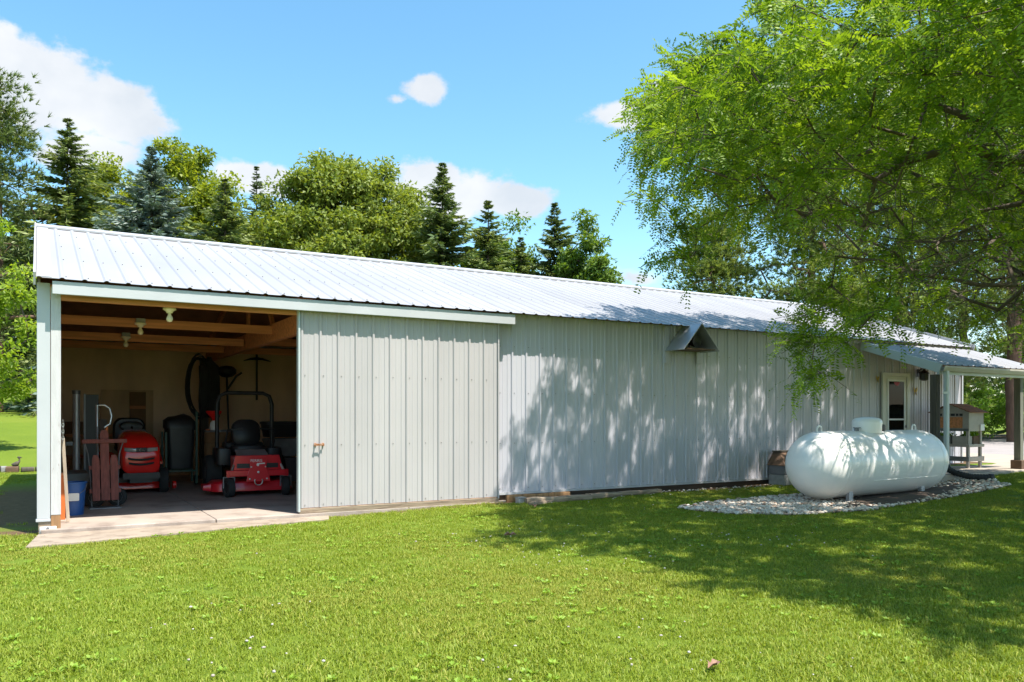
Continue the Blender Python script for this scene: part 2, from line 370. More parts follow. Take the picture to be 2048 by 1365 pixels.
# bare earth beside the gable, along the wall foot and below the pines
sp = t.nodes.new('ShaderNodeSeparateXYZ'); t.links.new(tcn.outputs['Object'], sp.inputs[0])
def rng(v, a, b):
    n = t.nodes.new('ShaderNodeMapRange'); n.interpolation_type = 'SMOOTHSTEP'; n.inputs['From Min'].default_value = a; n.inputs['From Max'].default_value = b
    t.links.new(v, n.inputs['Value']); return n.outputs[0]
def mm(op, a, b):
    n = t.nodes.new('ShaderNodeMath'); n.operation = op
    for i, v in enumerate((a, b)):
        if isinstance(v, (int, float)): n.inputs[i].default_value = v
        else: t.links.new(v, n.inputs[i])
    return n.outputs[0]
nz = tn(2.2)
xj = mm('ADD', sp.outputs[0], mm('MULTIPLY', mm('SUBTRACT', nz, 0.5), 1.2)); yj = mm('ADD', sp.outputs[1], mm('MULTIPLY', mm('SUBTRACT', nz, 0.5), 2.0))
side = mm('MULTIPLY', mm('MULTIPLY', rng(xj, -1.7, -1.0), rng(xj, 0.5, 0.2)), mm('MULTIPLY', rng(yj, 0.2, 1.2), rng(yj, 7.5, 5.0)))
foot = mm('MULTIPLY', rng(sp.outputs[1], -0.34, -0.2), rng(sp.outputs[1], 0.6, 0.3))
pines = mm('MULTIPLY', rng(xj, 27, 29), mm('MULTIPLY', rng(yj, 3, 4.5), rng(yj, 17, 13)))
patch = rng(tn(1.3, 6, 0.7), 0.62, 0.74)
dirt = mm('MAXIMUM', mm('MULTIPLY', side, 0.92), mm('MAXIMUM', foot, mm('MAXIMUM', pines, mm('MULTIPLY', patch, 0.35))))
t.links.new(mixc(dirt, grassc, earth), p.inputs['Base Color'])
bn = t.nodes.new('ShaderNodeBump'); bn.inputs['Strength'].default_value = 0.6; bn.inputs['Distance'].default_value = 0.03
t.links.new(tn(60, 6, 0.8), bn.inputs['Height']); t.links.new(bn.outputs[0], p.inputs['Normal'])
MATS['lawn'] = m
g = link('lawn_ground', np_mesh('lawn_ground', GV, np.stack([r0, r0 + 1, r0 + nx + 1, r0 + nx], 1), 'lawn', smooth=True)); tag(g, kind='structure')

APRON = [(-0.10, -0.98), (0.9, -0.80), (1.9, -0.62), (2.95, -0.44), (3.05, -0.13), (0.0, -0.13)]
b = MB(); b.prism(APRON, 'z', -0.15, 0.022); tag(b.build('concrete_apron', 'concrete', None, None, 0.008), kind='structure')
fl = MB().box(0.0, 0.0, -0.35, 6.6, 7.36, -0.1).build('floor_base', 'concrete_floor'); fl.name = 'concrete_floor'; tag(fl, kind='structure')
for x0, x1 in ((0.02, 1.738), (1.746, 4.1), (4.108, 6.58)):
    for y0, y1 in ((-0.125, 3.60), (3.608, 7.34)):
        MB().box(x0, y0, -0.098, x1, y1, 0.06).build('slab', 'concrete_floor', fl, None, 0.01)
# patio pad and driveway
PAD = [(13.0, -1.75), (21.0, -1.75), (21.5, 4.0), (16.9, 4.0), (16.9, -0.02), (13.0, -0.02)]
tag(MB().prism(PAD, 'z', -0.05, 0.235).build('patio_pad', 'pad_concrete', None, None, 0.01), kind='structure')
def sheet(name, poly, mt, dz):
    v = [(x, y, float(gz(np.array(float(x)), np.array(float(y)))) + dz) for x, y in poly]
    me = bpy.data.meshes.new(name); me.from_pydata(v, [], [tuple(range(len(v)))]); me.materials.append(MATS[mt]); o = link(name, me); return tag(o, kind='structure')
sheet('driveway', [(19.5, -14), (44, -30), (52, -6), (40, 9.0), (33.0, 10.4), (27.5, 9.0), (24.0, 16), (20.5, 16), (20.6, 5), (20.2, -2)], 'asphalt', 0.012)

# ------------------------------------------------------------------ the pole barn
SL = Vector((0, 0.9487, 0.3162)); NRM = Vector((0, -0.3162, 0.9487))
EY, EZ = -0.24, 2.64                       # eave edge
RIDGE_Y, RIDGE_Z = 3.69, 3.95
barn = thing('pole_barn', 'long pale grey metal pole barn with white ribbed roof and open sliding door', 'barn')
def rib_profile(n, W, major, minor, base=0.044, top=0.020):
    """cross-section of ribbed sheet: list of (offset along sheet, height)"""
    p = []
    for i in range(n):
        x = i * W
        q = (base - top) / 2; p += [(x, 0), (x + q, major), (x + base - q, major), (x + base, 0)]
        if minor: p += [(x + W * 0.42, 0), (x + W * 0.44, minor * .5), (x + W * 0.50, minor * .5), (x + W * 0.52, 0), (x + W * 0.74, 0), (x + W * 0.76, minor), (x + W * 0.95, minor), (x + W * 0.97, 0)]
    p.append((n * W, 0)); return p
def wall_panel_mesh(name, n, W, z0, z1, mt, rows, bow=0.0):
    prof = rib_profile(n, W, 0.02, 0.006); mb = MB()
    zs = [z0, z0 + (z1 - z0) * .33, z0 + (z1 - z0) * .66, z1]
    rings = [[(x, -h - bow * math.sin(3.1 * k), z) for x, h in prof] for k, z in enumerate(zs)]
    mb.loft(rings, 0, False, False)
    for z in rows:
        for i in range(n):
            x = i * W + 0.06; mb.box(x - 0.005, -0.007, z - 0.005, x + 0.005, 0.0, z + 0.005, 1)
    return mb.mesh(name, [mt, 'screw'])
# front wall
fw = MB().box(5.45, 0.012, -0.10, 16.56, 0.10, 2.62).build('front_wall', 'skirt_wood', barn)
pm = wall_panel_mesh('wall_panel', 4, 0.23125, 0.165, 2.66, 'siding', (0.22, 0.85, 1.55, 2.2))
for i in range(12): link('wall_panel', pm, fw, (5.46 + i * 0.925, 0, 0))
MB().box(5.46, -0.028, 0.135, 16.57, 0.010, 0.163).build('base_flashing', 'ridge_metal', fw)
MB().box(5.40, -0.010, -0.1, 5.455, 0.10, 2.60).build('edge_trim', 'trim_grey', fw)
MB().box(16.565, -0.035, 0.14, 16.60, 0.08, 2.60).build('corner_trim', 'trim_grey', fw)
# wall behind the sliding door
MB().box(3.05, 0.012, 0.05, 5.395, 0.10, 2.62).build('door_jamb_wall', 'raw_wood', barn)
# gable ends, back wall
def gable(x0, x1, name):
    MB().prism([(0.06, -0.1), (7.32, -0.1), (7.32, 2.70), (RIDGE_Y, RIDGE_Z - 0.06), (0.06, 2.70)], 'x', x0, x1).build(name, 'siding', barn)
gable(0.0, 0.02, 'gable_wall'); gable(16.54, 16.558, 'gable_wall')
pmg = wall_panel_mesh('gable_panel', 4, 0.2266, 0.1, 2.62, 'siding', ())
bw = MB().box(0.0, 7.32, -0.1, 16.56, 7.36, 2.68).build('back_wall', 'siding', barn)
# interior lining of the open bay
MB().box(0.03, 7.20, 0.06, 6.5, 7.30, 2.62).build('interior_wall', 'interior_ply', barn)
MB().prism([(0.11, 0.06), (7.19, 0.06), (7.19, 2.60), (RIDGE_Y, 3.80), (0.11, 2.62)], 'x', 6.5, 6.58).build('added_partition', 'interior_ply', barn)  # unseen partition, added to keep the open bay dark
MB().box(0.025, 0.25, 0.06, 0.06, 7.19, 2.60).build('interior_wall', 'interior_ply', barn)
# interior structure
def part(name, mt, *a, **k): return MB().box(*a).build(name, mt, barn, None, k.get('bevel', 0.004))
part('header_beam', 'raw_wood', 0.08, -0.05, 2.445, 5.38, 0.008, 2.60)
for y, z0, x1 in ((1.95, 2.40, 6.48), (3.65, 2.35, 2.86), (5.4, 2.36, 6.48)): part('joist', 'raw_wood', 0.065, y, z0, x1, y + 0.045, z0 + 0.115)
part('joist', 'raw_wood', 3.06, 3.65, 2.38, 6.48, 3.695, 2.50)
for x in (2.88, 5.62): part('girder', 'raw_wood', x, 0.12, 2.30, x + 0.10, 7.18, 2.345 + 0.2)
for x in (2.93, 5.67):
    mb = MB(); mb.bar((x, 0.10, 2.62), (x, RIDGE_Y, 3.78), 0.045, 0.12); mb.bar((x, 7.2, 2.66), (x, RIDGE_Y, 3.78), 0.045, 0.12)
    mb.bar((x, RIDGE_Y, 2.55), (x, RIDGE_Y, 3.74), 0.045, 0.10); mb.bar((x, 2.1, 2.55), (x, 2.9, 3.48), 0.045, 0.09)
    mb.build('truss', 'raw_wood', barn)
for y in (2.0, 4.4): part('inner_post', 'raw_wood', 0.065, y + .06, 0.06, 0.20, y + 0.19, 2.40)
part('inner_post', 'dark_wood', 2.60, 6.1, 0.06, 2.74, 6.24, 2.30)
# front left corner: metal corner trim, painted jamb post, rusty foot, latch plate
part('corner_trim', 'trim_grey', -0.012, -0.052, 0.165, 0.108, 0.06, 2.615)
part('trim_foot', 'trim_grey', -0.022, -0.062, 0.135, 0.112, 0.05, 0.164)
part('jamb_post', 'peeling_paint', 0.1125, -0.060, 0.20, 0.205, 0.10, 2.58)
part('post_foot', 'post_wood', 0.114, -0.057, -0.05, 0.203, 0.09, 0.1995, bevel=0.006)
part('post_foot', 'weathered_wood', 0.0, -0.048, -0.05, 0.1125, 0.05, 0.134, bevel=0.006)
lp = MB().box(0.012, -0.066, 0.0, 0.165, -0.052, 0.085).build('latch_plate', 'white_paint', barn, None, 0.004)
MB().tube([(0.045, -0.078, 0.045), (0.145, -0.078, 0.045)], 0.010, 8).build('latch_bar', 'white_paint', lp, 40)
MB().lathe([(0.0, 0), (0.014, 0.0), (0.014, 0.018), (0, 0.018)], (0.085, -0.086, 0.068), 'y', 10).build('bolt', 'dull_steel', lp)
MB().box(0.078, -0.088, -0.01, 0.10, -0.0665, 0.03).build('guide_pin', 'rust', lp)
# sliding-door track cover
part('track_cover', 'trim_grey', 0.125, -0.215, 2.485, 5.64, -0.175, 2.618)
part('track_cover_lip', 'trim_grey', 0.125, -0.174, 2.60, 5.64, -0.052, 2.615, bevel=0)
part('door_track', 'dull_steel', 0.2, -0.13, 2.56, 5.6, -0.085, 2.597, bevel=0)
# sliding door
dr = MB()
dr.box(2.70, -0.095, 0.08, 5.42, -0.055, 0.2); dr.box(2.70, -0.095, 2.42, 5.42, -0.055, 2.55); dr.box(2.70, -0.095, 1.2, 5.42, -0.055, 1.32)
for x in (2.70, 3.6, 4.5, 5.32): dr.box(x, -0.0945, 0.2, x + 0.1, -0.0555, 2.42)
sdoor = dr.build('sliding_door', 'raw_wood', barn)
dm = wall_panel_mesh('door_panel', 4, 0.2262, 0.125, 2.55, 'door_siding', (0.16, 0.88, 1.72), 0.0008)
for i in range(3): link('door_panel', dm, sdoor, (2.705 + i * 0.9048, -0.098, 0))
et = MB(); et.box(2.678, -0.128, 0.08, 2.702, -0.05, 2.55); et.build('edge_trim', 'mint_metal', sdoor, None, 0.003)
MB().box(5.421, -0.125, 0.10, 5.440, -0.05, 2.55).build('edge_trim', 'door_siding', sdoor, None, 0.003)
MB().box(2.69, -0.122, 0.005, 5.435, -0.06, 0.118).build('bottom_board', 'weathered_wood', sdoor, None, 0.006)
hd = MB().box(2.875, -0.160, 0.872, 2.985, -0.150, 0.898).build('handle', 'rust', sdoor, None, 0.002)
for x in (2.885, 2.978):
    mb = MB(); mb.tube([(x, -0.10, 0.885), (x, -0.152, 0.885)], 0.008, 8); mb.box(x - 0.014, -0.115, 0.865, x + 0.014, -0.102, 0.905); mb.build('handle_mount', 'rust', hd)
# roof: deck, ribbed panels, ridge cap, rake trim
rd = MB()
for s in (1, -1):
    yy = (lambda y: y) if s == 1 else (lambda y: 2 * RIDGE_Y - y)
    rd.add([(-0.0, yy(0.02), 2.665), (16.58, yy(0.02), 2.665), (16.58, yy(RIDGE_Y), 3.885), (0, yy(RIDGE_Y), 3.885),
            (0, yy(0.02), 2.690), (16.58, yy(0.02), 2.690), (16.58, yy(RIDGE_Y), 3.91), (0, yy(RIDGE_Y), 3.91)],
           [(0, 1, 2, 3), (7, 6, 5, 4), (0, 4, 5, 1), (2, 6, 7, 3), (1, 5, 6, 2), (0, 3, 7, 4)])
roof = rd.build('roof', 'roof_deck', barn)
prof = rib_profile(3, 0.2054, 0.013, 0, 0.056, 0.018)
def roof_panel(name, y0, z0, length, seed):
    mb = MB(); rings = []; k = 9
    for i in range(k):
        d = length * i / (k - 1); c = Vector((0, y0, z0)) + SL * d
        rings.append([c + Vector((x, 0, 0)) + NRM * (hh + 0.0012 * math.sin(i * 2.3 + seed + x * 9)) for x, hh in prof])
    mb.loft(rings, 0, False, False)
    for d in (0.12, length * .3, length * .55, length * .8):
        for i in range(3):
            c = Vector((i * 0.2054 + 0.065, y0, z0)) + SL * d + NRM * 0.004; mb.box(c.x - .006, c.y - .006, c.z - .004, c.x + .006, c.y + .006, c.z + .006, 1)
    o = mb.mesh(name, ['roofing', 'screw'])
    return o
LEN = (RIDGE_Y - EY) / 0.9487
rms = [roof_panel('roof_panel', EY, EZ, LEN, s) for s in (0, 1.7, 3.1)]
for i in range(27):
    o = link('roof_panel', rms[i % 3], roof, (-0.02 + i * 0.6162, 0, 0))
    s = o.modifiers.new('thickness', 'SOLIDIFY'); s.thickness = 0.002; s.offset = -1
mb = MB(); rings = []
for d in (0, LEN):
    c = Vector((0, 2 * RIDGE_Y - EY, EZ)) + Vector((0, -SL.y, SL.z)) * d
    rings.append([c + Vector((-0.02 + i * 0.6162 + x, 0, hh)) for i in range(27) for x, hh in prof[:-1]])
mb.loft(rings, 0, False, False); mb.build('back_slope', 'roofing', roof)
mb = MB(); zc = RIDGE_Z + 0.028
mb.add([(-0.03, RIDGE_Y - 0.17, zc - 0.050), (-0.03, RIDGE_Y, zc + 0.012), (-0.03, RIDGE_Y + 0.17, zc - 0.050), (16.62, RIDGE_Y - 0.17, zc - 0.050), (16.62, RIDGE_Y, zc + 0.012), (16.62, RIDGE_Y + 0.17, zc - 0.050),
        (-0.03, RIDGE_Y - 0.165, zc - 0.075), (16.62, RIDGE_Y - 0.165, zc - 0.075)], [(0, 3, 4, 1), (1, 4, 5, 2), (0, 6, 7, 3)])
o = mb.build('ridge_cap', 'ridge_metal', roof); s = o.modifiers.new('thickness', 'SOLIDIFY'); s.thickness = 0.003
for x in (-0.045, 16.615):
    mb = MB(); c0 = Vector((x + .012, EY - .005, EZ - 0.035)); c1 = c0 + SL * (LEN + .005)
    mb.bar(c0 + NRM * 0.02, c1 + NRM * 0.02, 0.02, 0.13); mb.build('rake_trim', 'ridge_metal', roof)
MB().bar(Vector((0.055, EY + .02, EZ)) + NRM * 0.012, Vector((0.055, EY + .02, EZ)) + SL * (LEN - .2) + NRM * 0.012, 0.13, 0.012).build('rake_flashing', 'ridge_metal', roof)
# gutterless eave closure board over the plain wall
# lean-to porch at the far end
pr = MB(); PX0, PX1 = 13.18, 16.62
P0 = Vector((0, EY + 0.10, EZ - 0.045)); PL = 1.58
c = P0 - SL * PL
pr.add([(PX0, P0.y, P0.z - 0.03), (PX1, P0.y, P0.z - .03), (PX1, c.y, c.z - .03), (PX0, c.y, c.z - .03), (PX0, P0.y, P0.z - 0.005), (PX1, P0.y, P0.z - .005), (PX1, c.y, c.z - .005), (PX0, c.y, c.z - .005)],
       [(0, 1, 2, 3), (7, 6, 5, 4), (0, 4, 5, 1), (2, 6, 7, 3), (1, 5, 6, 2), (0, 3, 7, 4)])
porch = pr.build('porch_roof', 'roof_deck', barn)
pmr = roof_panel('porch_panel', c.y - 0.02, c.z + 0.004, PL + .02, 0.5)
for i in range(6):
    o = link('porch_panel', pmr, porch, (PX0 - 0.0 + i * 0.573, 0, 0)); o.scale.x = 0.93
    s = o.modifiers.new('thickness', 'SOLIDIFY'); s.thickness = 0.002; s.offset = -1
MB().bar((PX0 - 0.022, P0.y, P0.z - 0.062), (PX0 - 0.022, c.y - .02, c.z - 0.065), 0.04, 0.15).build('fascia', 'mint_metal', porch)
MB().box(PX0 + 0.005, c.y + 0.02, c.z - 0.16, PX1, c.y + 0.07, c.z - 0.036).build('fascia', 'mint_metal', porch)
gp = [(c.y - 0.10, c.z - 0.02), (c.y - 0.10, c.z - 0.05), (c.y - 0.075, c.z - 0.11), (c.y + 0.015, c.z - 0.11), (c.y + 0.015, c.z - 0.02), (c.y + 0.008, c.z - 0.02), (c.y + 0.008, c.z - 0.10), (c.y - 0.07, c.z - 0.10), (c.y - 0.092, c.z - 0.05), (c.y - 0.092, c.z - 0.02)]
MB().prism(gp, 'x', PX0 - 0.04, PX1 + 0.03).build('gutter', 'gutter_tan', porch)
PZ = c.z - 0.16
for x, dk in ((13.16, 'dark_wood'), (15.80, 'post_grey')):
    po = MB().box(x, c.y + 0.06, 0.236, x + 0.11, c.y + 0.18, PZ + 0.0).build('porch_post', dk, barn, None, 0.005)
    MB().box(x - 0.04, c.y + 0.02, 0.2362, x + 0.15, c.y + 0.22, 0.40).build('post_base', 'lid_brown', po, None, 0.005)
ds = MB(); dx_, dy_ = PX0 + 0.075, c.y - 0.055
ds.loft([[(dx_ + p, dy_ + q, z) for p, q in rect(0.085, 0.065, 0.012, 2)] for z in (0.36, PZ + 0.06)])
dsp = ds.build('downspout', 'mint_metal', barn, 50)
MB().box(dx_ - 0.15, dy_ - 0.038, 1.60, dx_ + 0.046, dy_ - 0.034, 1.64).build('strap', 'mint_metal', dsp)
# entry door under the porch
ed = MB().box(13.99, -0.038, 0.20, 14.66, -0.024, 1.99).build('entry_door', 'cream_paint', barn, None, 0.004)
fr = MB()
for x0, x1, z0, z1 in ((13.90, 13.988, 0.18, 2.06), (14.662, 14.75, 0.18, 2.06), (13.988, 14.662, 1.992, 2.06)): fr.box(x0, -0.062, z0, x1, -0.0225, z1)
fr.build('frame', 'cream_paint', ed, None, 0.004)
sf = MB()
for x0, x1, z0, z1 in ((14.055, 14.09, 0.45, 1.93), (14.57, 14.605, 0.45, 1.93), (14.09, 14.57, 1.895, 1.93), (14.09, 14.57, 0.45, 0.49), (14.09, 14.57, 1.145, 1.175)): sf.box(x0, -0.056, z0, x1, -0.0385, z1)
sf.build('window_frame', 'white_paint', ed, None, 0.002)
for z0, z1 in ((0.492, 1.143), (1.177, 1.893)):
    MB().box(14.091, -0.048, z0, 14.569, -0.044, z1).build('pane', 'glass', ed)
MB().box(14.091, -0.0435, 0.492, 14.569, -0.0395, 1.893).build('pane_backing', 'black_plastic', ed)  # plain black sheet right behind both panes
MB().prism([(14.25, 1.88), (14.44, 1.88), (14.41, 1.83), (14.35, 1.81), (14.29, 1.83)], 'y', -0.0492, -0.0482).build('pink_tag', 'maroon', ed)
MB().lathe([(0, 0), (0.028, 0), (0.03, 0.02), (0.012, 0.03), (0, 0.03)], (14.62, -0.06, 1.02), 'y', 12).build('door_knob', 'dull_steel', ed, 40)
# ------------------------------------------------------------------ propane tank on its stone bed
TX, TY, TZ, TR, TL = 9.5, -2.1, 0.54, 0.475, 2.3
tank = thing('propane_tank', 'large white horizontal propane tank with rounded ends on stone bed', 'tank', (TX + TL / 2, TY, 0.0), R(2))
prof = []
for i in range(13):
    a = R(-90 + 90 * i / 12); prof.append((max(0.002, TR * math.cos(a)), -TL / 2 + TR * math.sin(a)))
for i in range(1, 8): prof.append((TR, -TL / 2 + TL * i / 8))
for i in range(13):
    a = R(90 * i / 12); prof.append((max(0.002, TR * math.cos(a)), TL / 2 + TR * math.sin(a)))
MB().lathe(prof, (0, 0, TZ), 'x', 56).build('tank_shell', 'tank_white', tank, 60)
for s in (-1, 1):
    MB().lathe([(TR - .004, -0.008), (TR + 0.0022, -0.005), (TR + 0.0022, 0.005), (TR - .004, 0.008)], (s * TL / 2, 0, TZ), 'x', 56).build('weld_seam', 'tank_white', tank, 60)
a = R(207)
MB().box(-0.55, -0.004, -0.003, 1.05, 0.004, 0.003, 0, Matrix.Translation((0, TR * math.cos(a), TZ + TR * math.sin(a)))).build('seam', 'tank_white', tank)
dome = MB().lathe([(0.20, 0), (0.20, 0.03), (0.206, 0.035), (0.212, 0.15), (0.205, 0.185), (0.175, 0.212), (0.10, 0.228), (0.002, 0.232)], (-0.10, -0.02, TZ + TR - 0.035), 'z', 40).build('dome_lid', 'tank_white', tank, 45)
mb = MB(); mb.prism(rect(0.055, 0.10, 0.026, 4, 0.01, TZ + TR + 0.04), 'y', -0.226, -0.150); mb.build('lid_hole', 'black_plastic', dome)
for x in (-TL / 2 - 0.03, TL / 2 - 0.02):
    pts = []
    for i in range(13):
        q = R(180 * i / 12); pts.append((x - 0.048 * math.cos(q), 0, TZ + TR - 0.02 + 0.04 + 0.055 * math.sin(q)))
    pts = [(x - 0.048, 0, TZ + TR - 0.06)] + pts + [(x + 0.048, 0, TZ + TR - 0.06)]
    MB().tube(pts, 0.012, 8).build('lifting_lug', 'tank_white', tank, 50)
for x in (-0.88, 0.88):
    for y in (-0.27, 0.27):
        zt = TZ - math.sqrt(TR * TR - y * y) + 0.02
        MB().box(x - 0.045, y - 0.03, -0.03, x + 0.045, y + 0.03, zt).build('leg', 'galvanized', tank, None, 0.004)
mb = MB()
for dx, r_ in ((-0.42, 0.02), (-0.36, 0.013)):
    mb.tube([(dx, -.05, TZ + TR - 0.01), (dx, -.05, TZ + TR + 0.035)], r_, 8); mb.box(dx - 0.03, -0.07, TZ + TR + 0.036, dx + 0.03, -0.03, TZ + TR + 0.05)
mb.build('valve', 'dull_steel', tank)
BED = np.array([(7.30, -1.62), (7.28, -2.0), (7.45, -2.5), (8.1, -2.95), (9.2, -3.08), (10.3, -2.92), (12.0, -2.80), (13.35, -2.72), (13.85, -2.1), (13.4, -1.5), (12.0, -1.32), (9.8, -1.24), (8.4, -1.32)])
def inside(px_, py_, poly):
    c_ = np.zeros(px_.shape, bool); n = len(poly); j = n - 1
    for i in range(n):
        xi, yi = poly[i]; xj_, yj_ = poly[j]
        k = ((yi > py_) != (yj_ > py_)) & (px_ < (xj_ - xi) * (py_ - yi) / (yj_ - yi + 1e-12) + xi); c_ ^= k; j = i
    return c_
# bed of earth below the stones
o = sheet('stone_bed_soil', [tuple(q) for q in BED], 'skirt_wood', 0.012); o['kind'] = 'structure'
ph = (1 + 5 ** .5) / 2
ICO = unit(np.array([(-1, ph, 0), (1, ph, 0), (-1, -ph, 0), (1, -ph, 0), (0, -1, ph), (0, 1, ph), (0, -1, -ph), (0, 1, -ph), (ph, 0, -1), (ph, 0, 1), (-ph, 0, -1), (-ph, 0, 1)], float))
ICF = np.array([(0, 11, 5), (0, 5, 1), (0, 1, 7), (0, 7, 10), (0, 10, 11), (1, 5, 9), (5, 11, 4), (11, 10, 2), (10, 7, 6), (7, 1, 8), (3, 9, 4), (3, 4, 2), (3, 2, 6), (3, 6, 8), (3, 8, 9), (4, 9, 5), (2, 4, 11), (6, 2, 10), (8, 6, 7), (9, 8, 1)])
def pebbles(name, P, size, label, mt='pebble'):
    n = len(P); S = size * RNG.uniform(.6, 1.35, (n, 1)); ax = np.stack([RNG.uniform(.8, 1.3, n), RNG.uniform(.7, 1.0, n), RNG.uniform(.45, .75, n)], 1) * S
    V = ICO[None] * (1 + RNG.uniform(-.16, .16, (n, 12, 1))) * ax[:, None]
    a_ = RNG.uniform(0, 6.28, n); ca, sa = np.cos(a_)[:, None], np.sin(a_)[:, None]
    V = np.stack([V[..., 0] * ca - V[..., 1] * sa, V[..., 0] * sa + V[..., 1] * ca, V[..., 2]], -1) + P[:, None]
    F = (ICF[None] + (np.arange(n) * 12)[:, None, None]).reshape(-1, 3)
    o = link(name, np_mesh(name, V.reshape(-1, 3), F, mt, np.repeat(RNG.beta(1.8, 1.3, n), 20), True)); tag(o, label, 'stones', kind='stuff'); return o
q = RNG.uniform((7.2, -3.2), (13.9, -1.1), (12000, 2)); ok = inside(q[:, 0], q[:, 1], BED); q = q[ok]
dens = np.clip(1.0 - 0.5 * sstep(9.6, 11.0, q[:, 0]) * (np.abs(q[:, 1] + 2.1) < 0.45), 0, 1); q = q[RNG.random(len(q)) < dens * .92]
z = gz(q[:, 0], q[:, 1]) + RNG.uniform(0.012, 0.034, len(q))
pebbles('white_stones', np.c_[q, z], 0.027, 'bed of whitish river stones under the propane tank')
q = np.c_[RNG.uniform(5.6, 13.0, 420), -0.05 - RNG.gamma(2, .08, 420)]; pebbles('wall_foot_gravel', np.c_[q, gz(q[:, 0], q[:, 1]) + .008], 0.016, 'loose gravel scattered along the foot of the barn wall')

# ------------------------------------------------------------------ A-frame hood on the wall
af = thing('aframe_hood', 'triangular sheet metal hood on two boards mounted high on barn wall', 'hood', (8.84, -0.03, 2.06))
for x in (-0.37, 0.30): MB().box(x, -0.025, 0.0, x + 0.085, 0.005, 0.58).build('batten', 'siding', af, None, 0.003)
for s in (-1, 1):
    d = Vector((s * 0.36, 0, -0.40)).normalized(); mb = MB()
    mb.bar((0 - s * 0.0, -0.235, 0.60), (s * 0.375, -0.235, 0.60 - 0.415), 0.43, 0.012, 0, (0, 0, 1)); mb.build('hood_sheet', 'galvanized', af)
MB().box(-0.30, -0.43, 0.195, 0.30, -0.03, 0.212).build('shelf', 'lid_brown', af, None, 0.002)
mb = MB(); mb.prism([(-0.30, 0.213), (0.30, 0.213), (0, 0.55)], 'y', -0.035, -0.0265); mb.build('back_board', 'siding', af)
fl_ = thing('flood_lamp', 'black flood lamp tucked under the triangular metal hood', 'lamp', (8.84, -0.26, 2.275))
MB().lathe([(0.03, 0.10), (0.05, 0.06), (0.085, -0.06), (0.09, -0.09), (0.08, -0.088), (0.002, -0.05)], (0.0, -0.02, 0.11), 'y', 20).build('lamp_head', 'black_plastic', fl_, 40)
MB().tube([(0, 0.06, 0.11), (0, 0.07, 0.05), (0, 0.03, 0.0)], 0.014, 8).build('lamp_arm', 'dark_metal', fl_)
MB().lathe([(0.045, 0), (0.045, 0.015), (0.002, 0.015)], (0, .03, 0.0), 'z', 14).build('lamp_base', 'dark_metal', fl_)

# ------------------------------------------------------------------ things along the wall
def timber(x, y, L, wd, ht, rz, z, label, mt='weathered_wood', dip=0.0):
    mb = MB(); n = 7; rings = []
    for i in range(n):
        t_ = i / (n - 1) - .5
        rings.append([(t_ * L, p + 0.006 * math.sin(i * 2.1 + x * 7), max(0.0, q_ + ht / 2) + 0.005 * math.sin(i * 1.7 + x * 3)) for p, q_ in rect(wd, ht, 0.012, 2)])
    mb.loft(rings); o = mb.build('landscape_timber', mt, None, 50); o.location = (x, y, z); o.rotation_euler = (0, dip, rz)
    return tag(o, label, 'timber', 'old timbers lying at the foot of the wall')
timber(6.22, -0.40, 1.05, 0.13, 0.075, R(-3), 0.04, 'thick weathered timber lying on grass just right of the sliding door')
timber(7.02, -0.36, 0.55, 0.13, 0.07, R(4), 0.05, 'short pale timber end to end with a longer one by the wall')
timber(7.78, -0.24, 0.85, 0.11, 0.06, R(3), 0.05, 'dark thin timber half sunk in gravel beneath the barn wall')
timber(6.05, -0.16, 1.05, 0.03, 0.10, 0, 0.045, 'reddish board standing on edge against the wall foot', 'post_wood')
timber(5.86, -0.50, 0.36, 0.10, 0.045, R(14), 0.03, 'small broken timber offcut in front of the thick timber')
gb = thing('junction_box', 'small pale grey metal box on the ground beside the sliding door', 'box', (5.66, -0.32, 0.035), R(10))
MB().box(-0.06, -0.04, 0.0, 0.06, 0.04, 0.08).build('case', 'galvanized', gb, None, 0.005); MB().box(-0.065, -0.045, 0.081, 0.065, 0.045, 0.092).build('lid', 'stone_grey', gb, None, 0.003)
# low box with sloping lid behind the tank
bx = thing('lidded_box', 'grey block box with sloping brown lid against wall behind the tank', 'box', (10.98, -0.24, 0.06))
bx.scale = (.85, .85, .92)
MB().box(-0.25, -0.20, 0.0, 0.27, 0.20, 0.19).build('base_block', 'stone_grey', bx, None, 0.01)
MB().box(-0.245, -0.195, 0.195, 0.265, 0.195, 0.36).build('top_block', 'grey_plastic', bx, None, 0.01)
mb = MB(); mb.loft([[(-0.29, -0.24, 0.362), (0.31, -0.24, 0.362), (0.31, 0.22, 0.362), (-0.29, 0.22, 0.362)], [(-0.27, -0.22, 0.39), (0.29, -0.22, 0.39), (0.29, 0.21, 0.39), (-0.27, 0.21, 0.39)], [(-0.13, 0.02, 0.60), (0.24, 0.02, 0.60), (0.24, 0.2, 0.60), (-0.13, 0.2, 0.60)]])
mb.build('lid', 'lid_brown', bx, None, 0.006)
MB().box(-0.15, -0.0, 0.602, 0.26, 0.205, 0.625).build('ridge_strip', 'dark_wood', bx, None, 0.004)
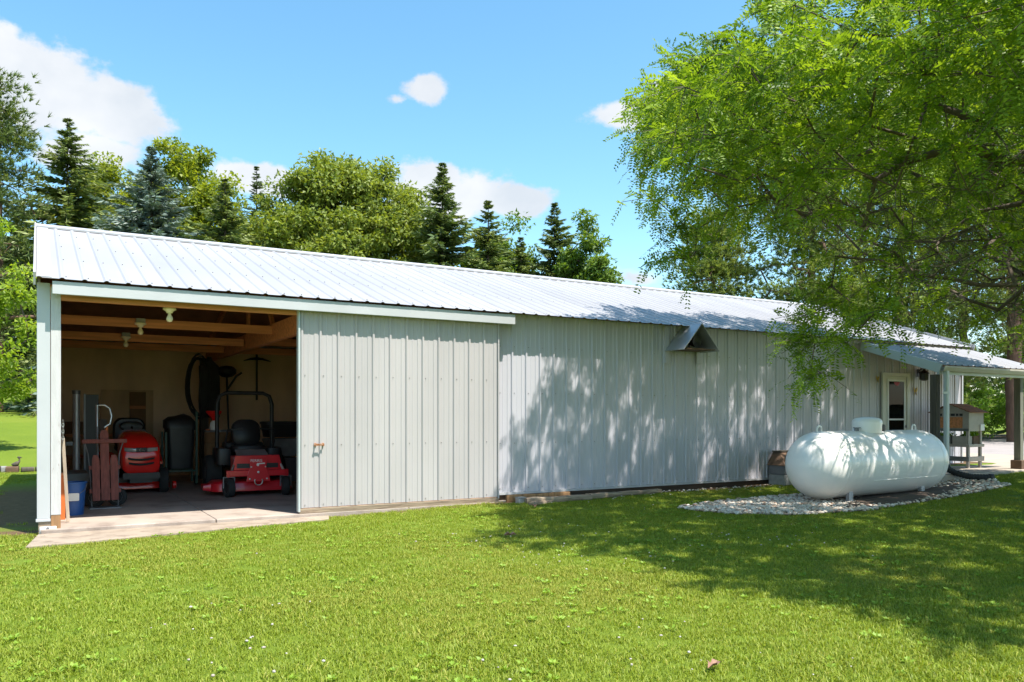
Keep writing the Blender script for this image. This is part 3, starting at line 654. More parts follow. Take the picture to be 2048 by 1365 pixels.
# drain pipe from the downspout
pts = [(PX0 + 0.075, c.y - 0.055, 0.40), (PX0 + 0.09, c.y - 0.075, 0.33), (PX0 + 0.17, c.y - 0.14, 0.27), (PX0 + 0.27, c.y - 0.26, 0.225), (PX0 + 0.33, c.y - 0.34, 0.205), (PX0 + 0.46, c.y - 0.44, 0.20), (PX0 + 0.60, c.y - 0.53, 0.20)]
fine = []
for i in range(len(pts) - 1):
    for k in range(14): fine.append(Vector(pts[i]).lerp(Vector(pts[i + 1]), k / 14))
fine.append(Vector(pts[-1]))
dp = thing('drain_pipe', 'black corrugated drain pipe lying on grass below the downspout', 'pipe', (0, 0, 0))
MB().tube(fine, [0.052 if i % 4 < 2 else 0.046 for i in range(len(fine))], 14).build('corrugated_pipe', 'black_rubber', dp, 60)
e1 = Vector(pts[-1]); e0 = Vector(pts[-2]); dd = (e1 - e0).normalized()
MB().tube([e1 - dd * 0.05, e1 + dd * 0.012], 0.060, 16).build('end_collar', 'black_plastic', dp, 60)
MB().tube([e1 + dd * 0.0125, e1 + dd * 0.016], 0.048, 16).build('pipe_mouth', 'black_rubber', dp)
# wall lantern and ornaments by the entry door
wl = thing('wall_lantern', 'black wall lantern with curved bracket beside the entry door', 'lamp', (15.05, -0.03, 1.95))
MB().lathe([(0.03, -0.03), (0.085, -0.01), (0.09, 0.10), (0.10, 0.11), (0.06, 0.16), (0.02, 0.19), (0.002, 0.20)], (0, -0.13, 0), 'z', 8).build('lantern_body', 'black_plastic', wl, 30)
MB().tube([(0.0, 0.0, 0.16), (0.06, -0.04, 0.21), (0.10, -0.08, 0.2), (0.13, -0.10, 0.24)], 0.014, 8).build('bracket', 'dark_metal', wl, 50)
MB().box(-0.04, -0.012, 0.05, 0.04, 0.0, 0.2).build('wall_plate', 'dark_metal', wl)
MB().tube([(0, -0.01, 0.14), (0, -0.13, 0.17)], 0.012, 8).build('arm', 'dark_metal', wl)
def ornament(x, z, s, label):
    t_ = thing('wall_ornament', label, 'ornament', (x, -0.028, z))
    for k in (-1, 1): MB().prism([(0, 0), (k * 0.045 * s, 0.07 * s), (k * 0.05 * s, 0.02 * s), (k * 0.02 * s, -0.03 * s), (k * 0.04 * s, -0.08 * s)], 'y', -0.008, 0.0).build('wing', 'yellow_paint', t_)
    MB().tube([(0, -0.010, -0.06 * s), (0, -0.010, 0.05 * s)], 0.007, 6).build('body', 'dark_wood', t_)
ornament(14.97, 1.72, 1.15, 'small yellow wall ornament under the black lantern'); ornament(13.78, 1.93, 0.9, 'faded yellow wall ornament left of the entry door')
# little house on a plank stand
hs_ = thing('plank_stand', 'beige plank stand with lower rail on the patio pad', 'stand', (15.15, -0.98, 0.236))
for x in (0.0, 0.40):
    for y in (0.0, 0.62): MB().box(x, y, 0.0, x + 0.05, y + 0.05, 0.97 if (x > .1) else 0.90).build('leg', 'beige_board', hs_, None, 0.003)
MB().box(-0.03, -0.03, 0.40, 0.48, 0.70, 0.455).build('table_top', 'beige_board', hs_, None, 0.003)
for y in (-0.012, 0.672): MB().box(-0.04, y - 0.012, 0.13, 0.49, y + 0.010, 0.22).build('lower_rail', 'beige_board', hs_, None, 0.003)
MB().box(-0.052, -0.03, 0.13, -0.032, 0.7, 0.22).build('lower_rail', 'grey_board', hs_, None, 0.003)
lh = thing('little_house', 'toy sized house with brown shingle roof on a plank stand', 'little house', (15.15, -0.98, 0.236 + 0.70))
MB().box(-0.02, -0.02, 0.0, 0.47, 0.69, 0.36).build('walls', 'beige_board', lh, None, 0.004)
mb = MB(); mb.prism([(-0.02, 0.362), (0.69, 0.362), (0.335, 0.505)], 'x', -0.02, 0.46); mb.build('gable_end', 'beige_board', lh)
MB().box(-0.034, 0.10, 0.06, -0.022, 0.60, 0.27).build('front_panel', 'raw_wood', lh, None, 0.002)
MB().box(-0.030, -0.02, 0.0, -0.0215, 0.69, 0.05).build('sill_board', 'grey_board', lh)
for y0, y1 in ((0.62, 0.50), (0.47, 0.42), (0.40, 0.36), (0.33, 0.25), (0.23, 0.18), (0.16, 0.10)):
    MB().box(-0.026, y1, 0.29, -0.0215, y0, 0.335).build('lettering', 'black_plastic', lh)
for s in (0, 1):
    y0, y1 = (-0.09, 0.345) if s == 0 else (0.76, 0.335)
    for k in range(4):
        f0, f1 = k / 4, (k + 1.15) / 4
        a_ = Vector((0.23, y0 + (y1 - y0) * f0, 0.345 + 0.175 * f0 + 0.012)); b_ = Vector((0.23, y0 + (y1 - y0) * min(1, f1), 0.345 + 0.175 * min(1, f1)))
        mb = MB(); mb.bar(a_, b_, 0.60, 0.014); mb.build('shingle_course', 'shingle_brown', lh)
MB().box(0.33, -0.045, 0.01, 0.46, -0.022, 0.13).build('side_board', 'white_paint', lh, None, 0.002)
for nm, mt, x0, x1, y0, lab in (('planter_box', 'grey_board', -0.02, 0.15, 0.33, 'dark grey planter box on plank stand under the little house'), ('planter_box', 'beige_board', -0.02, 0.19, 0.04, 'beige planter box at near corner of the plank stand'), ('planter_box', 'lid_brown', 0.20, 0.40, 0.02, 'brown planter box at outer end of the plank stand')):
    t_ = thing(nm, lab, 'planter', (15.15 + x0, -0.98 + y0, 0.236 + 0.456)); wx, wy = x1 - x0, (0.26 if mt != 'grey_board' else 0.33); mb = MB()
    mb.box(0, 0, 0, wx, wy, 0.012); mb.box(0, 0, .012, 0.012, wy, 0.15); mb.box(wx - .012, 0, .012, wx, wy, 0.15); mb.box(.012, 0, .012, wx - .012, .012, 0.15); mb.box(.012, wy - .012, .012, wx - .012, wy, 0.15)
    mb.build('box_shell', mt, t_); MB().box(0.012, 0.012, 0.013, wx - .012, wy - .012, 0.12).build('soil', 'skirt_wood', t_)
    P = RNG.uniform((0.01, 0.01, 0.11), (wx - .01, wy - .01, 0.17), (90, 3)); V, F = cards(P, RNG.normal(0, 1, (90, 3)) + (0, 0, 1), RNG.normal(0, 1, (90, 3)), .07, .035)
    if mt != 'beige_board': link('leaves', np_mesh('leaves', V, F, 'bush_leaf', RNG.random(90)), t_)
# stones and timbers edging the far lawn at the left gable
ed_specs = [(-0.71, 9.2, .12, 'brown edging block at the far left of the lawn bank', 'weathered_wood'), (-0.59, 9.15, .10, 'short upright edging block left of the stone bird', 'stone_grey'), (-0.44, 9.1, .22, 'rusty brown edging block beneath the dark bird', 'lid_brown'), (-0.18, 9.1, .22, 'dark edging log between dark bird and barn gable', 'dark_wood'), (0.03, 9.12, .15, 'dark edging log touching the barn gable line', 'dark_wood')]
for x, y, L, lab, mt in ed_specs:
    mb = MB(); mb.loft([[((t_ - .5) * L, p * (1 + .06 * math.sin(t_ * 9)), q_ + .06) for p, q_ in rect(.13, .15 if x < -.3 else .10, .03, 3)] for t_ in (0, .06, .35, .7, .94, 1)])
    o = mb.build('edging_block', mt, None, 50); o.location = (x, y, float(gz(np.array(x), np.array(y))) - .02); o.rotation_euler = (0, 0, R(12 * math.sin(x * 20))); tag(o, lab, 'edging', 'edging blocks on the lawn bank')
bd = thing('stone_bird', 'dark bird figure standing on the edging blocks beside the barn', 'figure', (-0.37, 9.08, float(gz(np.array(0.), np.array(9.))) + 0.10))
bd.scale = (.55, .55, .6)
mb = MB(); mb.loft([[(t_x, p * w_, z_ + q_ * w_) for p, q_ in rect(1, 1, .45, 3)] for t_x, z_, w_ in ((-.16, .10, .02), (-.12, .09, .10), (-.02, .10, .18), (.06, .13, .15), (.10, .20, .07))]); mb.build('body', 'dark_wood', bd, 60)
mb = MB(); mb.tube([(.08, 0, .17), (.09, 0, .26), (.07, 0, .31)], [.035, .026, .022], 10); mb.loft([[(t_x, p * w_, z_ + q_ * w_) for p, q_ in rect(1, 1, .45, 3)] for t_x, z_, w_ in ((.02, .32, .03), (.06, .33, .07), (.10, .325, .06), (.17, .31, .015))]); mb.build('head', 'dark_wood', bd, 60)
MB().box(-.08, -.05, -.06, .08, .05, .04).build('plinth', 'dark_wood', bd)

# ------------------------------------------------------------------ inside the open bay
def bulb(x, y, z, label):
    t_ = thing('ceiling_lamp', label, 'lamp', (x, y, z))
    MB().box(-.055, -.055, -.006, .055, .055, .05).build('mounting_block', 'stone_grey', t_)
    MB().lathe([(.002, 0), (.072, 0), (.072, -.018), (.045, -.03), (.03, -.055), (.002, -.056)], (0, 0, -.007), 'z', 20).build('porcelain_base', 'bulb_white', t_, 40)
    MB().lathe([(.016, -.055), (.018, -.075), (.034, -.105), (.036, -.125), (.026, -.148), (.002, -.156)], (0, 0, -.007), 'z', 18).build('bulb', 'bulb_white', t_, 60)
bulb(1.28, .10, 2.455, 'white porcelain bulb fixture just inside the open doorway'); bulb(1.16, 1.90, 2.46, 'dim porcelain bulb fixture on the second ceiling joist'); bulb(1.13, 3.58, 2.42, 'faint bulb fixture deepest in the open bay')
def wheel(parent, name, x, y, z, r, wd, rim='steel', ry=0):
    """wheel with its axle along x, tyre and rim"""
    g_ = .28 * r
    prof = [(r * .56, -wd * .36), (r * .80, -wd * .5), (r * .95, -wd * .42), (r, -wd * .22), (r, wd * .22), (r * .95, wd * .42), (r * .80, wd * .5), (r * .56, wd * .36)]
    o = MB().lathe(prof, (0, 0, 0), 'x', 28).build(name, 'black_rubber', parent, 40, 0, (x, y, z)); o.rotation_euler.z = ry
    MB().lathe([(.002, -wd * .2), (r * .2, -wd * .3), (r * .45, -wd * .12), (r * .57, -wd * .38), (r * .57, wd * .38), (r * .45, wd * .12), (r * .2, wd * .3), (.002, wd * .2)], (0, 0, 0), 'x', 20).build('rim', rim, o, 40)
    return o
# garden tractor, front towards the doorway (-y)
tr = thing('garden_tractor', 'bright red lawn tractor facing the doorway beside a wooden sled', 'lawn tractor', (1.30, 3.75, 0.06), R(2))
tr.scale = (.90, 1, 1)
def ring(y, w_, z0, z1, r_, tx=0):
    return [(p, y + tx * (q_ - z0), q_) for p, q_ in rect(w_, z1 - z0, r_, 5, 0, (z0 + z1) / 2)]
hood = MB().loft([ring(-.400, .46, .40, .72, .12), ring(-.455, .53, .34, .64, .10), ring(-.47, .56, .31, .60, .08)] if 0 else
                 [ring(-.43, .50, .36, .60, .07), ring(-.415, .56, .33, .68, .10), ring(-.37, .59, .32, .76, .13), ring(-.28, .60, .33, .84, .15), ring(-.10, .59, .36, .90, .16), ring(.15, .56, .42, .935, .17), ring(.34, .53, .46, .95, .17)]).build('hood', 'tractor_red', tr, 40)
for z_, w_ in ((.545, .40), (.475, .38)):
    mb = MB(); n = 9
    mb.loft([[(((k / (n - 1)) - .5) * w_, -.452 + .05 * abs((k / (n - 1)) - .5) ** 2 * 4 * .5 + p * .5, z_ - .022 * (1 - (2 * k / (n - 1) - 1) ** 2) + q_) for p, q_ in rect(.06, .030, .008, 2)] for k in range(n)]); mb.build('grille_slot', 'black_rubber', hood)
for s in (-1, 1):
    mb = MB(); mb.loft([[(s * (.085 + k * .055), -.445 + .012 * k * k * .5 + p, .665 + .004 * k + q_) for p, q_ in rect(.05, .058, .012, 2)] for k in range(4)]); mb.build('headlight', 'headlight', hood, 50)
MB().box(-.08, -.452, .635, .08, -.40, .70).build('badge', 'black_plastic', hood, None, .006)
mb = MB(); mb.tube([(-.006, -.455, .682), (-.026, -.456, .684), (-.036, -.456, .668), (-.026, -.456, .652), (-.004, -.456, .654)], .006, 6); mb.tube([(.006, -.456, .650), (.020, -.456, .668), (.034, -.456, .652), (.048, -.456, .658)], .005, 6); mb.build('emblem', 'steel', hood)
MB().loft([[(p * k, .36 + .14 * i, .62 + q_ * k) for p, q_ in rect(.50, .60, .12, 4, 0, .04)] for i, k in ((0, 1), (1, .9))]).build('dash', 'black_plastic', tr, 40)
mb = MB(); mb.tube([(0, .45, .86), (0, .60, 1.0)], .02, 8)
mb.tube([(.19 * math.cos(R(a_)), .60 + .19 * math.sin(R(a_)) * .64, 1.0 + .19 * math.sin(R(a_)) * .40) for a_ in range(0, 361, 20)], .014, 8); mb.bar((-.18, .6, 1.0), (.18, .6, 1.0), .03, .015); mb.build('steering_wheel', 'black_plastic', tr, 60)
mb = MB(); mb.loft([[(p, .86 + .05 * i, q_) for p, q_ in rect(.52 * k, .48 * k, .14 * k, 5, 0, .90)] for i, k in ((0, .9), (1, 1), (2, 1), (3, .88))]); mb.loft([[(p, q_, .62 + .05 * i) for p, q_ in rect(.50 * k, .44 * k, .12, 4, 0, .78)] for i, k in ((0, .95), (1, 1), (2, .92))]); mb.build('seat', 'black_plastic', tr, 50)
for s in (-1, 1):
    mb = MB(); mb.loft([[(s * .30 + p * 1, y_, z_ + q_) for p, q_ in rect(.22, .04, .015, 2, s * .08)] for y_, z_ in ((.50, .42), (.62, .52), (.85, .58), (1.15, .56), (1.25, .48))]); mb.build('fender', 'tractor_red', tr, 50)
    wheel(tr, 'front_wheel', s * .40, -.10, .19, .19, .15, 'dull_steel', R(-8)); wheel(tr, 'rear_wheel', s * .40, .92, .27, .27, .24, 'dull_steel')
    MB().box(s * .30 - .03, .30, .26, s * .30 + .10 * s + .03, .62, .33).build('footboard', 'tractor_red', tr, None, .01)
mb = MB(); mb.box(-.36, -.13, .17, .36, -.05, .25); mb.box(-.17, -.40, .18, .17, .9, .34); mb.prism(rect(.56, .09, .02, 3, 0, .285), 'y', -.46, -.40); mb.build('chassis', 'black_plastic', tr)
mb = MB(); mb.loft([[(p, q_, z_) for p, q_ in rect(1.02 * k, .66 * k, .18, 5, .03, .32)] for z_, k in ((.06, 1.0), (.13, 1.0), (.17, .93), (.19, .6))]); mb.build('mower_deck', 'tractor_red', tr, 40)
MB().lathe([(.002, 0), (.06, 0), (.06, .05), (.002, .05)], (.56, .0, .10), 'x', 14).build('gauge_wheel', 'tractor_red', tr, 40)
# zero-turn mower
zt = thing('zero_turn_mower', 'dark red zero turn mower with black roll bar beside the sliding door', 'riding mower', (2.76, 2.30, 0.06), R(-4))
zt.scale = (1, 1, .96)
for s in (-1, 1):
    wheel(zt, 'caster_wheel', s * .40, .0, .145, .145, .11, 'dull_steel', R(14 if s < 0 else -6))
    MB().bar((s * .40, .0, .40), (s * .40, .0, .30), .07, .07).build('caster_pivot', 'mower_red', zt, None, .006)
    mb = MB(); mb.bar((s * .40 - .075, 0, .30), (s * .40 - .075, 0, .14), .012, .05, 0, (0, 1, 0)); mb.bar((s * .40 + .075, 0, .30), (s * .40 + .075, 0, .14), .012, .05, 0, (0, 1, 0)); mb.bar((s * .40 - .08, 0, .30), (s * .40 + .08, 0, .30), .05, .012); mb.build('caster_fork', 'dull_steel', zt)
    mb = MB(); mb.tube([(s * .36, -.03, .40), (s * .30, .06, .56)], .018, 10); mb.tube([(s * .30, .06, .56), (s * .295, .07, .585)], .028, 10); mb.build('shock_absorber', 'steel', zt, 50)
    wheel(zt, 'rear_wheel', s * .48, 1.30, .29, .29, .26, 'dull_steel')
    mb = MB(); mb.tube([(s * .33, .90, .55), (s * .36, .72, .80), (s * .34, .62, 1.0), (s * .12, .60, 1.02)], .016, 8); mb.build('steering_lever', 'black_plastic', zt, 50)
MB().bar((-.40, -.01, .355), (.40, -.01, .355), .08, .09).build('front_axle_bar', 'mower_red', zt, None, .008)
pl = MB().prism([(-.17, .23), (.17, .23), (.15, .33), (.11, .46), (.13, .56), (-.13, .56), (-.11, .46), (-.15, .33)], 'y', -.075, -.055).build('centre_plate', 'mower_red', zt, None, .004)
mb = MB()
for x_, z_, r_ in ((-.12, .27, .012), (.12, .27, .012), (0, .37, .017), (-.10, .45, .010), (.10, .45, .010)): mb.lathe([(.002, 0), (r_, 0), (r_, -.012), (.002, -.014)], (x_, -.076, z_), 'y', 10)
mb.build('bolts', 'steel', pl)
MB().tube([(.055 * math.sin(R(a_)), -.085, .235 + .06 * math.cos(R(a_)) + .0) for a_ in range(60, 301, 20)], .008, 8).build('tow_ring', 'steel', pl, 60)
mb = MB(); mb.prism([(-.36, .40), (.36, .40), (.31, .62), (-.31, .62)], 'y', .00, .03); mb.build('front_panel', 'mower_red', zt, None, .006)
for s in (-1, 1): MB().box(s * .20 - .09, -.006, .43, s * .20 + .09, -.001, .50).build('panel_opening', 'black_plastic', zt)
mb = MB(); mb.loft([[(x_, .02, .622), (x_ * .92, .30, .70)] for x_ in (-.30, -.05, .16)], 0, False, False); mb.build('foot_plate', 'galvanized', zt)
MB().box(-.30, .04, .30, .30, .62, .60).build('frame', 'mower_red', zt, None, .02)
mb = MB(); mb.loft([[(p, q_, z_) for p, q_ in rect(1.16 * k, .62 * k, .16, 5, -.04, .42)] for z_, k in ((.075, 1), (.19, 1), (.22, .94), (.235, .5))]); mb.build('mower_deck', 'mower_red', zt, 40)
mb = MB(); mb.loft([[(-.60 - .06 * i, q_, .09 + p) for p, q_ in rect(.12 - .02 * i, .34, .02, 2, .04, .42)] for i in range(3)]); mb.build('discharge_chute', 'mower_red', zt, 40)
mb = MB(); mb.loft([[(p, q_, z_) for p, q_ in rect(.50 * k, .46 * k, .12, 5, 0, .92)] for z_, k in ((.64, .95), (.70, 1), (.74, .94))]); mb.loft([[(p, 1.10 + .03 * i + (q_ - .9) * .15, q_) for p, q_ in rect(.44 * k, .44 * k, .16 * k, 6, 0, .94)] for i, k in ((0, .86), (1, 1), (2, 1), (3, .9))]); mb.build('seat', 'black_plastic', zt, 50)
for s in (-1, 1): MB().loft([[(s * .37 + p, q_, z_) for p, q_ in rect(.24 * k, .62 * k, .06, 3, 0, 1.02)] for z_, k in ((.44, .95), (.60, 1), (.70, .95))]).build('fuel_tank', 'black_plastic', zt, 40)
mb = MB(); mb.tube([(-.42, 1.26, .45), (-.42, 1.26, 1.42), (-.38, 1.26, 1.55), (-.28, 1.26, 1.60), (.28, 1.26, 1.60), (.38, 1.26, 1.55), (.42, 1.26, 1.42), (.42, 1.26, .45)], .032, 10); mb.build('roll_bar', 'dark_metal', zt, 50)
MB().box(-.30, 1.32, .36, .30, 1.72, .78).build('engine', 'dark_metal', zt, None, .03)
def lettering(txt, size, parent, loc, mt, name='lettering', rz=0.0):
    cu_ = bpy.data.curves.new('t', 'FONT'); cu_.body = txt; cu_.size = size; cu_.align_x = 'CENTER'; cu_.extrude = .0012
    o_ = bpy.data.objects.new('t', cu_); COL.objects.link(o_); bpy.context.view_layer.update()
    me = bpy.data.meshes.new_from_object(o_.evaluated_get(bpy.context.evaluated_depsgraph_get())); bpy.data.objects.remove(o_)
    me.materials.clear(); me.materials.append(MATS[mt]); q_ = link(name, me, parent, loc); q_.rotation_euler = (R(90), 0, rz); return q_
lettering('FERRIS', .058, pl, (-.03, -.0775, .525), 'white_paint')
mb = MB(); mb.prism([(-.03, .478), (-.02, .505), (.09, .512), (.09, .495), (.01, .490), (.005, .462), (-.012, .458)], 'y', -.0785, -.0765); mb.build('logo_mark', 'white_paint', pl)
# sled standing on end, hand truck behind it
sl = thing('wooden_sled', 'reddish wooden sled standing on end in front of the hand truck', 'sled', (.74, 1.70, .06), R(4)); tilt = Matrix.Rotation(R(-10), 4, 'X')
def SB(*a): return MB().box(*a, 0, tilt)
for x_, w_ in ((-.105, .085), (0, .10), (.105, .085)):
    mb = MB(); mb.prism([(x_ - w_ / 2, .10), (x_ + w_ / 2, .10), (x_ + w_ / 2, .62 if x_ else .95), (x_ + w_ * .3, .68 if x_ else 1.0), (x_ - w_ * .3, .68 if x_ else 1.0), (x_ - w_ / 2, .62 if x_ else .95)], 'y', -.02, 0.0)
    mb.v = [tuple(tilt @ Vector(q_)) for q_ in mb.v]; mb.build('slat', 'rust_red', sl)
for z_ in (.2, .5): SB(-.18, 0.002, z_, .18, .025, z_ + .05).build('cross_bar', 'rust_red', sl)
SB(-.26, -.05, .83, .26, -.022, .88).build('steering_bar', 'rust_red', sl, None, .005)
for s in (-1, 1):
    mb = MB(); mb.tube([tilt @ Vector(q_) for q_ in ((s * .15, .06, .02), (s * .16, .06, .4), (s * .18, .05, .7), (s * .22, .01, .84))], .008, 6); mb.build('runner', 'dull_steel', sl)
ht = thing('hand_truck', 'old hand truck with silver loop handle behind the wooden sled', 'hand truck', (.72, 1.88, .06), R(4)); t2 = Matrix.Rotation(R(-8), 4, 'X')
mb = MB(); mb.tube([t2 @ Vector(q_) for q_ in ((-.05, 0, .08), (-.05, 0, 1.12), (-.05, 0, 1.30))], .016, 10); mb.build('upright', 'dull_steel', ht, 50)
mb = MB(); mb.tube([t2 @ Vector(q_) for q_ in ((-.05, -.01, 1.04), (-.05, -.01, 1.32), (0.04, -.01, 1.325), (.10, -.01, 1.28), (.12, -.01, 1.18), (.10, -.01, 1.08), (.03, -.01, 1.03))], .014, 10); mb.build('loop_handle', 'steel', ht, 60)
mb = MB(); mb.tube([t2 @ Vector(q_) for q_ in ((.04, 0, .08), (.06, 0, 1.06))], .018, 10); mb.build('upright', 'orange_plastic', ht, 50)
MB().box(-.18, -.22, .0, .18, .02, .012).build('toe_plate', 'dull_steel', ht)
for s in (-1, 1): wheel(ht, 'wheel', s * .13 + .04, .05, .12, .12, .05, 'white_paint', R(65))
# bucket, stick, edge tools by the jamb
bk = thing('bucket', 'bright blue plastic bucket just inside the left door jamb', 'bucket', (.34, 1.18, .06))
MB().lathe([(.002, 0), (.13, 0), (.155, .37), (.166, .372), (.166, .39), (.150, .39), (.126, .012), (.002, .012)], (0, 0, 0), 'z', 28).build('pail', 'blue_plastic', bk, 40)
MB().tube([(.16 * math.cos(R(a_)), .16 * math.sin(R(a_)) * .5 - .05, .37 + .0 - .13 * abs(math.sin(R(a_)))) for a_ in range(180, 361, 20)], .004, 6).build('bail', 'dull_steel', bk)
MB().lathe([(.1485, .19), (.1530, .29)], (0, 0, 0), 'z', 28).build('label_band', 'white_paint', bk, 40) if 0 else MB().prism(rect(.11, .09, .01, 2, .02, .22), 'y', -.158, -.142).build('label_patch', 'white_paint', bk)
stk = thing('leaning_stick', 'pale wooden stick with chain at its top leaning on left jamb', 'stick', (.285, .42, .06))
MB().bar((0, 0, 0.01), (-.055, -.16, .93), .034, .022).build('shaft', 'pale_wood', stk, None, .003)
for k in range(7):
    z_ = .90 + k * .035; ang = k * 90
    MB().tube([Vector((-.055, -.175, z_)) + (Vector((math.cos(R(a_)) * .010, 0, math.sin(R(a_)) * .022)) if k % 2 else Vector((0, math.cos(R(a_)) * .010, math.sin(R(a_)) * .022))) for a_ in range(0, 361, 45)], .004, 5).build('chain_link', 'steel', stk)
ob = thing('orange_board', 'narrow orange board upright behind the blue bucket', 'board', (.235, .72, .06)); MB().box(-.03, -.02, 0, .03, .02, .50).build('plank', 'orange_plastic', ob, None, .004); MB().box(-.035, -.025, .501, .035, .025, .53).build('cap', 'raw_wood', ob)
pp = thing('stove_pipe', 'tall dull steel pipe standing against the left inside wall', 'pipe', (.50, 4.2, .06))
MB().tube([(0, 0, 0), (0, 0, 1.55)], .052, 20).build('pipe', 'galvanized', pp, 50); MB().lathe([(.056, 0), (.058, .05), (.056, .06)], (0, 0, 1.5), 'z', 20).build('rim', 'dull_steel', pp)
MB().box(-.14, -.03, 0.72, -.05, .03, .78).build('bracket', 'dull_steel', pp)
pn = thing('dark_panel', 'tall dark panel leaning beside the steel pipe', 'panel', (.69, 4.35, .06)); MB().box(-.08, -.02, 0, .12, .02, 1.50).build('sheet', 'black_plastic', pn, None, .004); MB().box(-.085, -.026, 0, -.06, .026, 1.51).build('edge_strip', 'dull_steel', pn)
pw = thing('plywood_sheet', 'light plywood sheet leaning on the back wall of the bay', 'plywood', (1.45, 7.16, .06)); MB().box(-.44, -.02, .45, .46, .0, 1.66).build('sheet', 'light_ply', pw, None, .003); MB().box(-.44, -.04, .40, .46, .0, .448).build('bottom_cleat', 'raw_wood', pw)
br = thing('narrow_board', 'narrow brown board standing before the light plywood sheet', 'board', (1.63, 7.08, .06)); MB().box(-.14, -.02, 0, .14, .02, 1.62).build('plank', 'cardboard', br, None, .003); MB().box(-.14, -.028, 1.30, .14, -.0205, 1.36).build('batten', 'raw_wood', br)
wb = thing('work_shelf', 'low wooden shelf along the back wall behind the tractor', 'shelf', (.95, 6.6, .06))
for z_ in (.42, .80): MB().box(-.55, -.25, z_, .75, .25, z_ + .045).build('shelf_board', 'raw_wood', wb, None, .004)
for x_ in (-.52, .68):
    for y_ in (-.22, .18): MB().box(x_, y_, 0, x_ + .05, y_ + .05, .418).build('leg', 'raw_wood', wb)
for x_, w_, h_, mt, lab in ((-.40, .28, .22, 'cardboard', 'brown carton on the low back shelf left end'), (.0, .22, .26, 'beige_board', 'pale carton in the middle of the low back shelf'), (.42, .25, .18, 'dark_wood', 'dark carton at right end of the low back shelf')):
    t_ = thing('carton', lab, 'box', (.95 + x_, 6.58, .06 + .846)); MB().box(-w_ / 2, -.14, 0, w_ / 2, .14, h_).build('box_body', mt, t_, None, .004); MB().box(-w_ / 2 - .004, -.03, h_ + .001, w_ / 2 + .004, .03, h_ + .004).build('tape', 'pale_wood', t_)
# band-saw like machine with a hoop, garden cart, boxes, hanging tools
bs = thing('hose_hoop', 'dark coiled hose hoop hung on the inner post', 'hose', (2.64, 6.02, 1.35))
for k, (rx, rz_) in enumerate(((.20, .55), (.22, .52), (.17, .50), (.21, .57))):
    MB().tube([(rx * math.cos(R(a_)) - .10, -.03 - k * .03, .42 + rz_ * math.sin(R(a_)) + .02 * math.sin(R(3 * a_ + k * 50))) for a_ in range(0, 361, 15)], .018, 8).build('coil', 'black_rubber', bs, 60)
MB().tube([(-.08, .08, .95), (-.08, -.16, .98)], .02, 8).build('hook', 'dull_steel', bs)
jk = thing('hanging_coat', 'dark coat hanging from the inner post', 'coat', (2.74, 6.0, 1.2))
mb = MB(); mb.loft([[(p + .02 * math.sin(z_ * 9 + p * 20), q_ + .015 * math.sin(p * 40), z_) for p, q_ in rect(w_, d_, min(w_, d_) * .3, 4)] for z_, w_, d_ in ((0, .36, .16), (.3, .36, .17), (.7, .38, .16), (.95, .34, .13), (1.05, .15, .10), (1.12, .10, .08))]); mb.build('coat_body', 'black_rubber', jk, 60)
ct = thing('garden_cart', 'dark bin on a green metal frame behind the tractor', 'cart', (2.06, 4.9, .06))
ct.scale = (.88, .88, .90)
mb = MB(); mb.loft([[(p, q_, z_) for p, q_ in rect(.50 * k, .50 * k, .07, 4)] for z_, k in ((.32, .85), (.95, 1.0), (1.12, .98))]); mb.build('bin', 'dark_metal', ct, 40)
mb = MB(); mb.loft([[(p + .02 * math.sin(q_ * 12), q_, z_ + .02 * math.sin(p * 15)) for p, q_ in rect(.56 * k, .56 * k, .10, 4)] for z_, k in ((1.05, 1.0), (1.20, 1.02), (1.29, .7), (1.32, .3))]); mb.build('cover', 'black_plastic', ct, 60)
for x_ in (-.27, .27):
    for y_ in (-.27, .27): MB().bar((x_, y_, .04), (x_, y_, 1.38 if (x_ > 0 and y_ < 0) else 1.0), .035, .035).build('frame_post', 'green_metal', ct)
for y_ in (-.27, .27): MB().bar((-.25, y_, .28), (.25, y_, .28), .03, .03).build('frame_rail', 'green_metal', ct)
for x_ in (-.27, .27): wheel(ct, 'wheel', x_ * 1.12, .0, .10, .10, .05, 'dull_steel')
cb = thing('barrel', 'brown fibre barrel standing behind the zero turn mower', 'barrel', (2.58, 4.3, .06))
MB().lathe([(.002, 0), (.21, 0), (.22, .02), (.22, .70), (.212, .72), (.22, .74), (.22, .92), (.002, .92)], (0, 0, 0), 'z', 28).build('drum', 'cardboard', cb, 40)
MB().lathe([(.222, .90), (.228, .905), (.228, .93), (.222, .935)], (0, 0, 0), 'z', 28).build('hoop', 'dull_steel', cb, 40)
gc = thing('fuel_funnel', 'red funnel with white jug standing on the brown barrel', 'funnel', (2.52, 4.25, .06 + .921))
MB().lathe([(.002, 0), (.06, 0), (.065, .12), (.03, .17), (.002, .175)], (-.02, 0, 0), 'z', 18).build('jug', 'white_paint', gc, 40); MB().lathe([(.02, .17), (.03, .20), (.12, .30), (.125, .33), (.11, .33), (.02, .21)], (-.02, 0, 0), 'z', 20).build('cone', 'tractor_red', gc, 40)
MB().box(-.14, -.06, 0.0, -.09, .06, .03).build('cap', 'orange_plastic', gc)
fn = thing('string_trimmer', 'dark string trimmer standing head up against the back wall', 'trimmer', (3.25, 6.75, .06))
MB().tube([(0, 0, .05), (-.04, .1, 1.95)], .018, 8).build('shaft', 'dark_metal', fn, 50); MB().lathe([(.002, 0), (.10, .02), (.17, .08), (.18, .16), (.12, .22), (.002, .24)], (-.04, .08, 1.92), 'z', 18).build('engine_head', 'black_plastic', fn, 40)
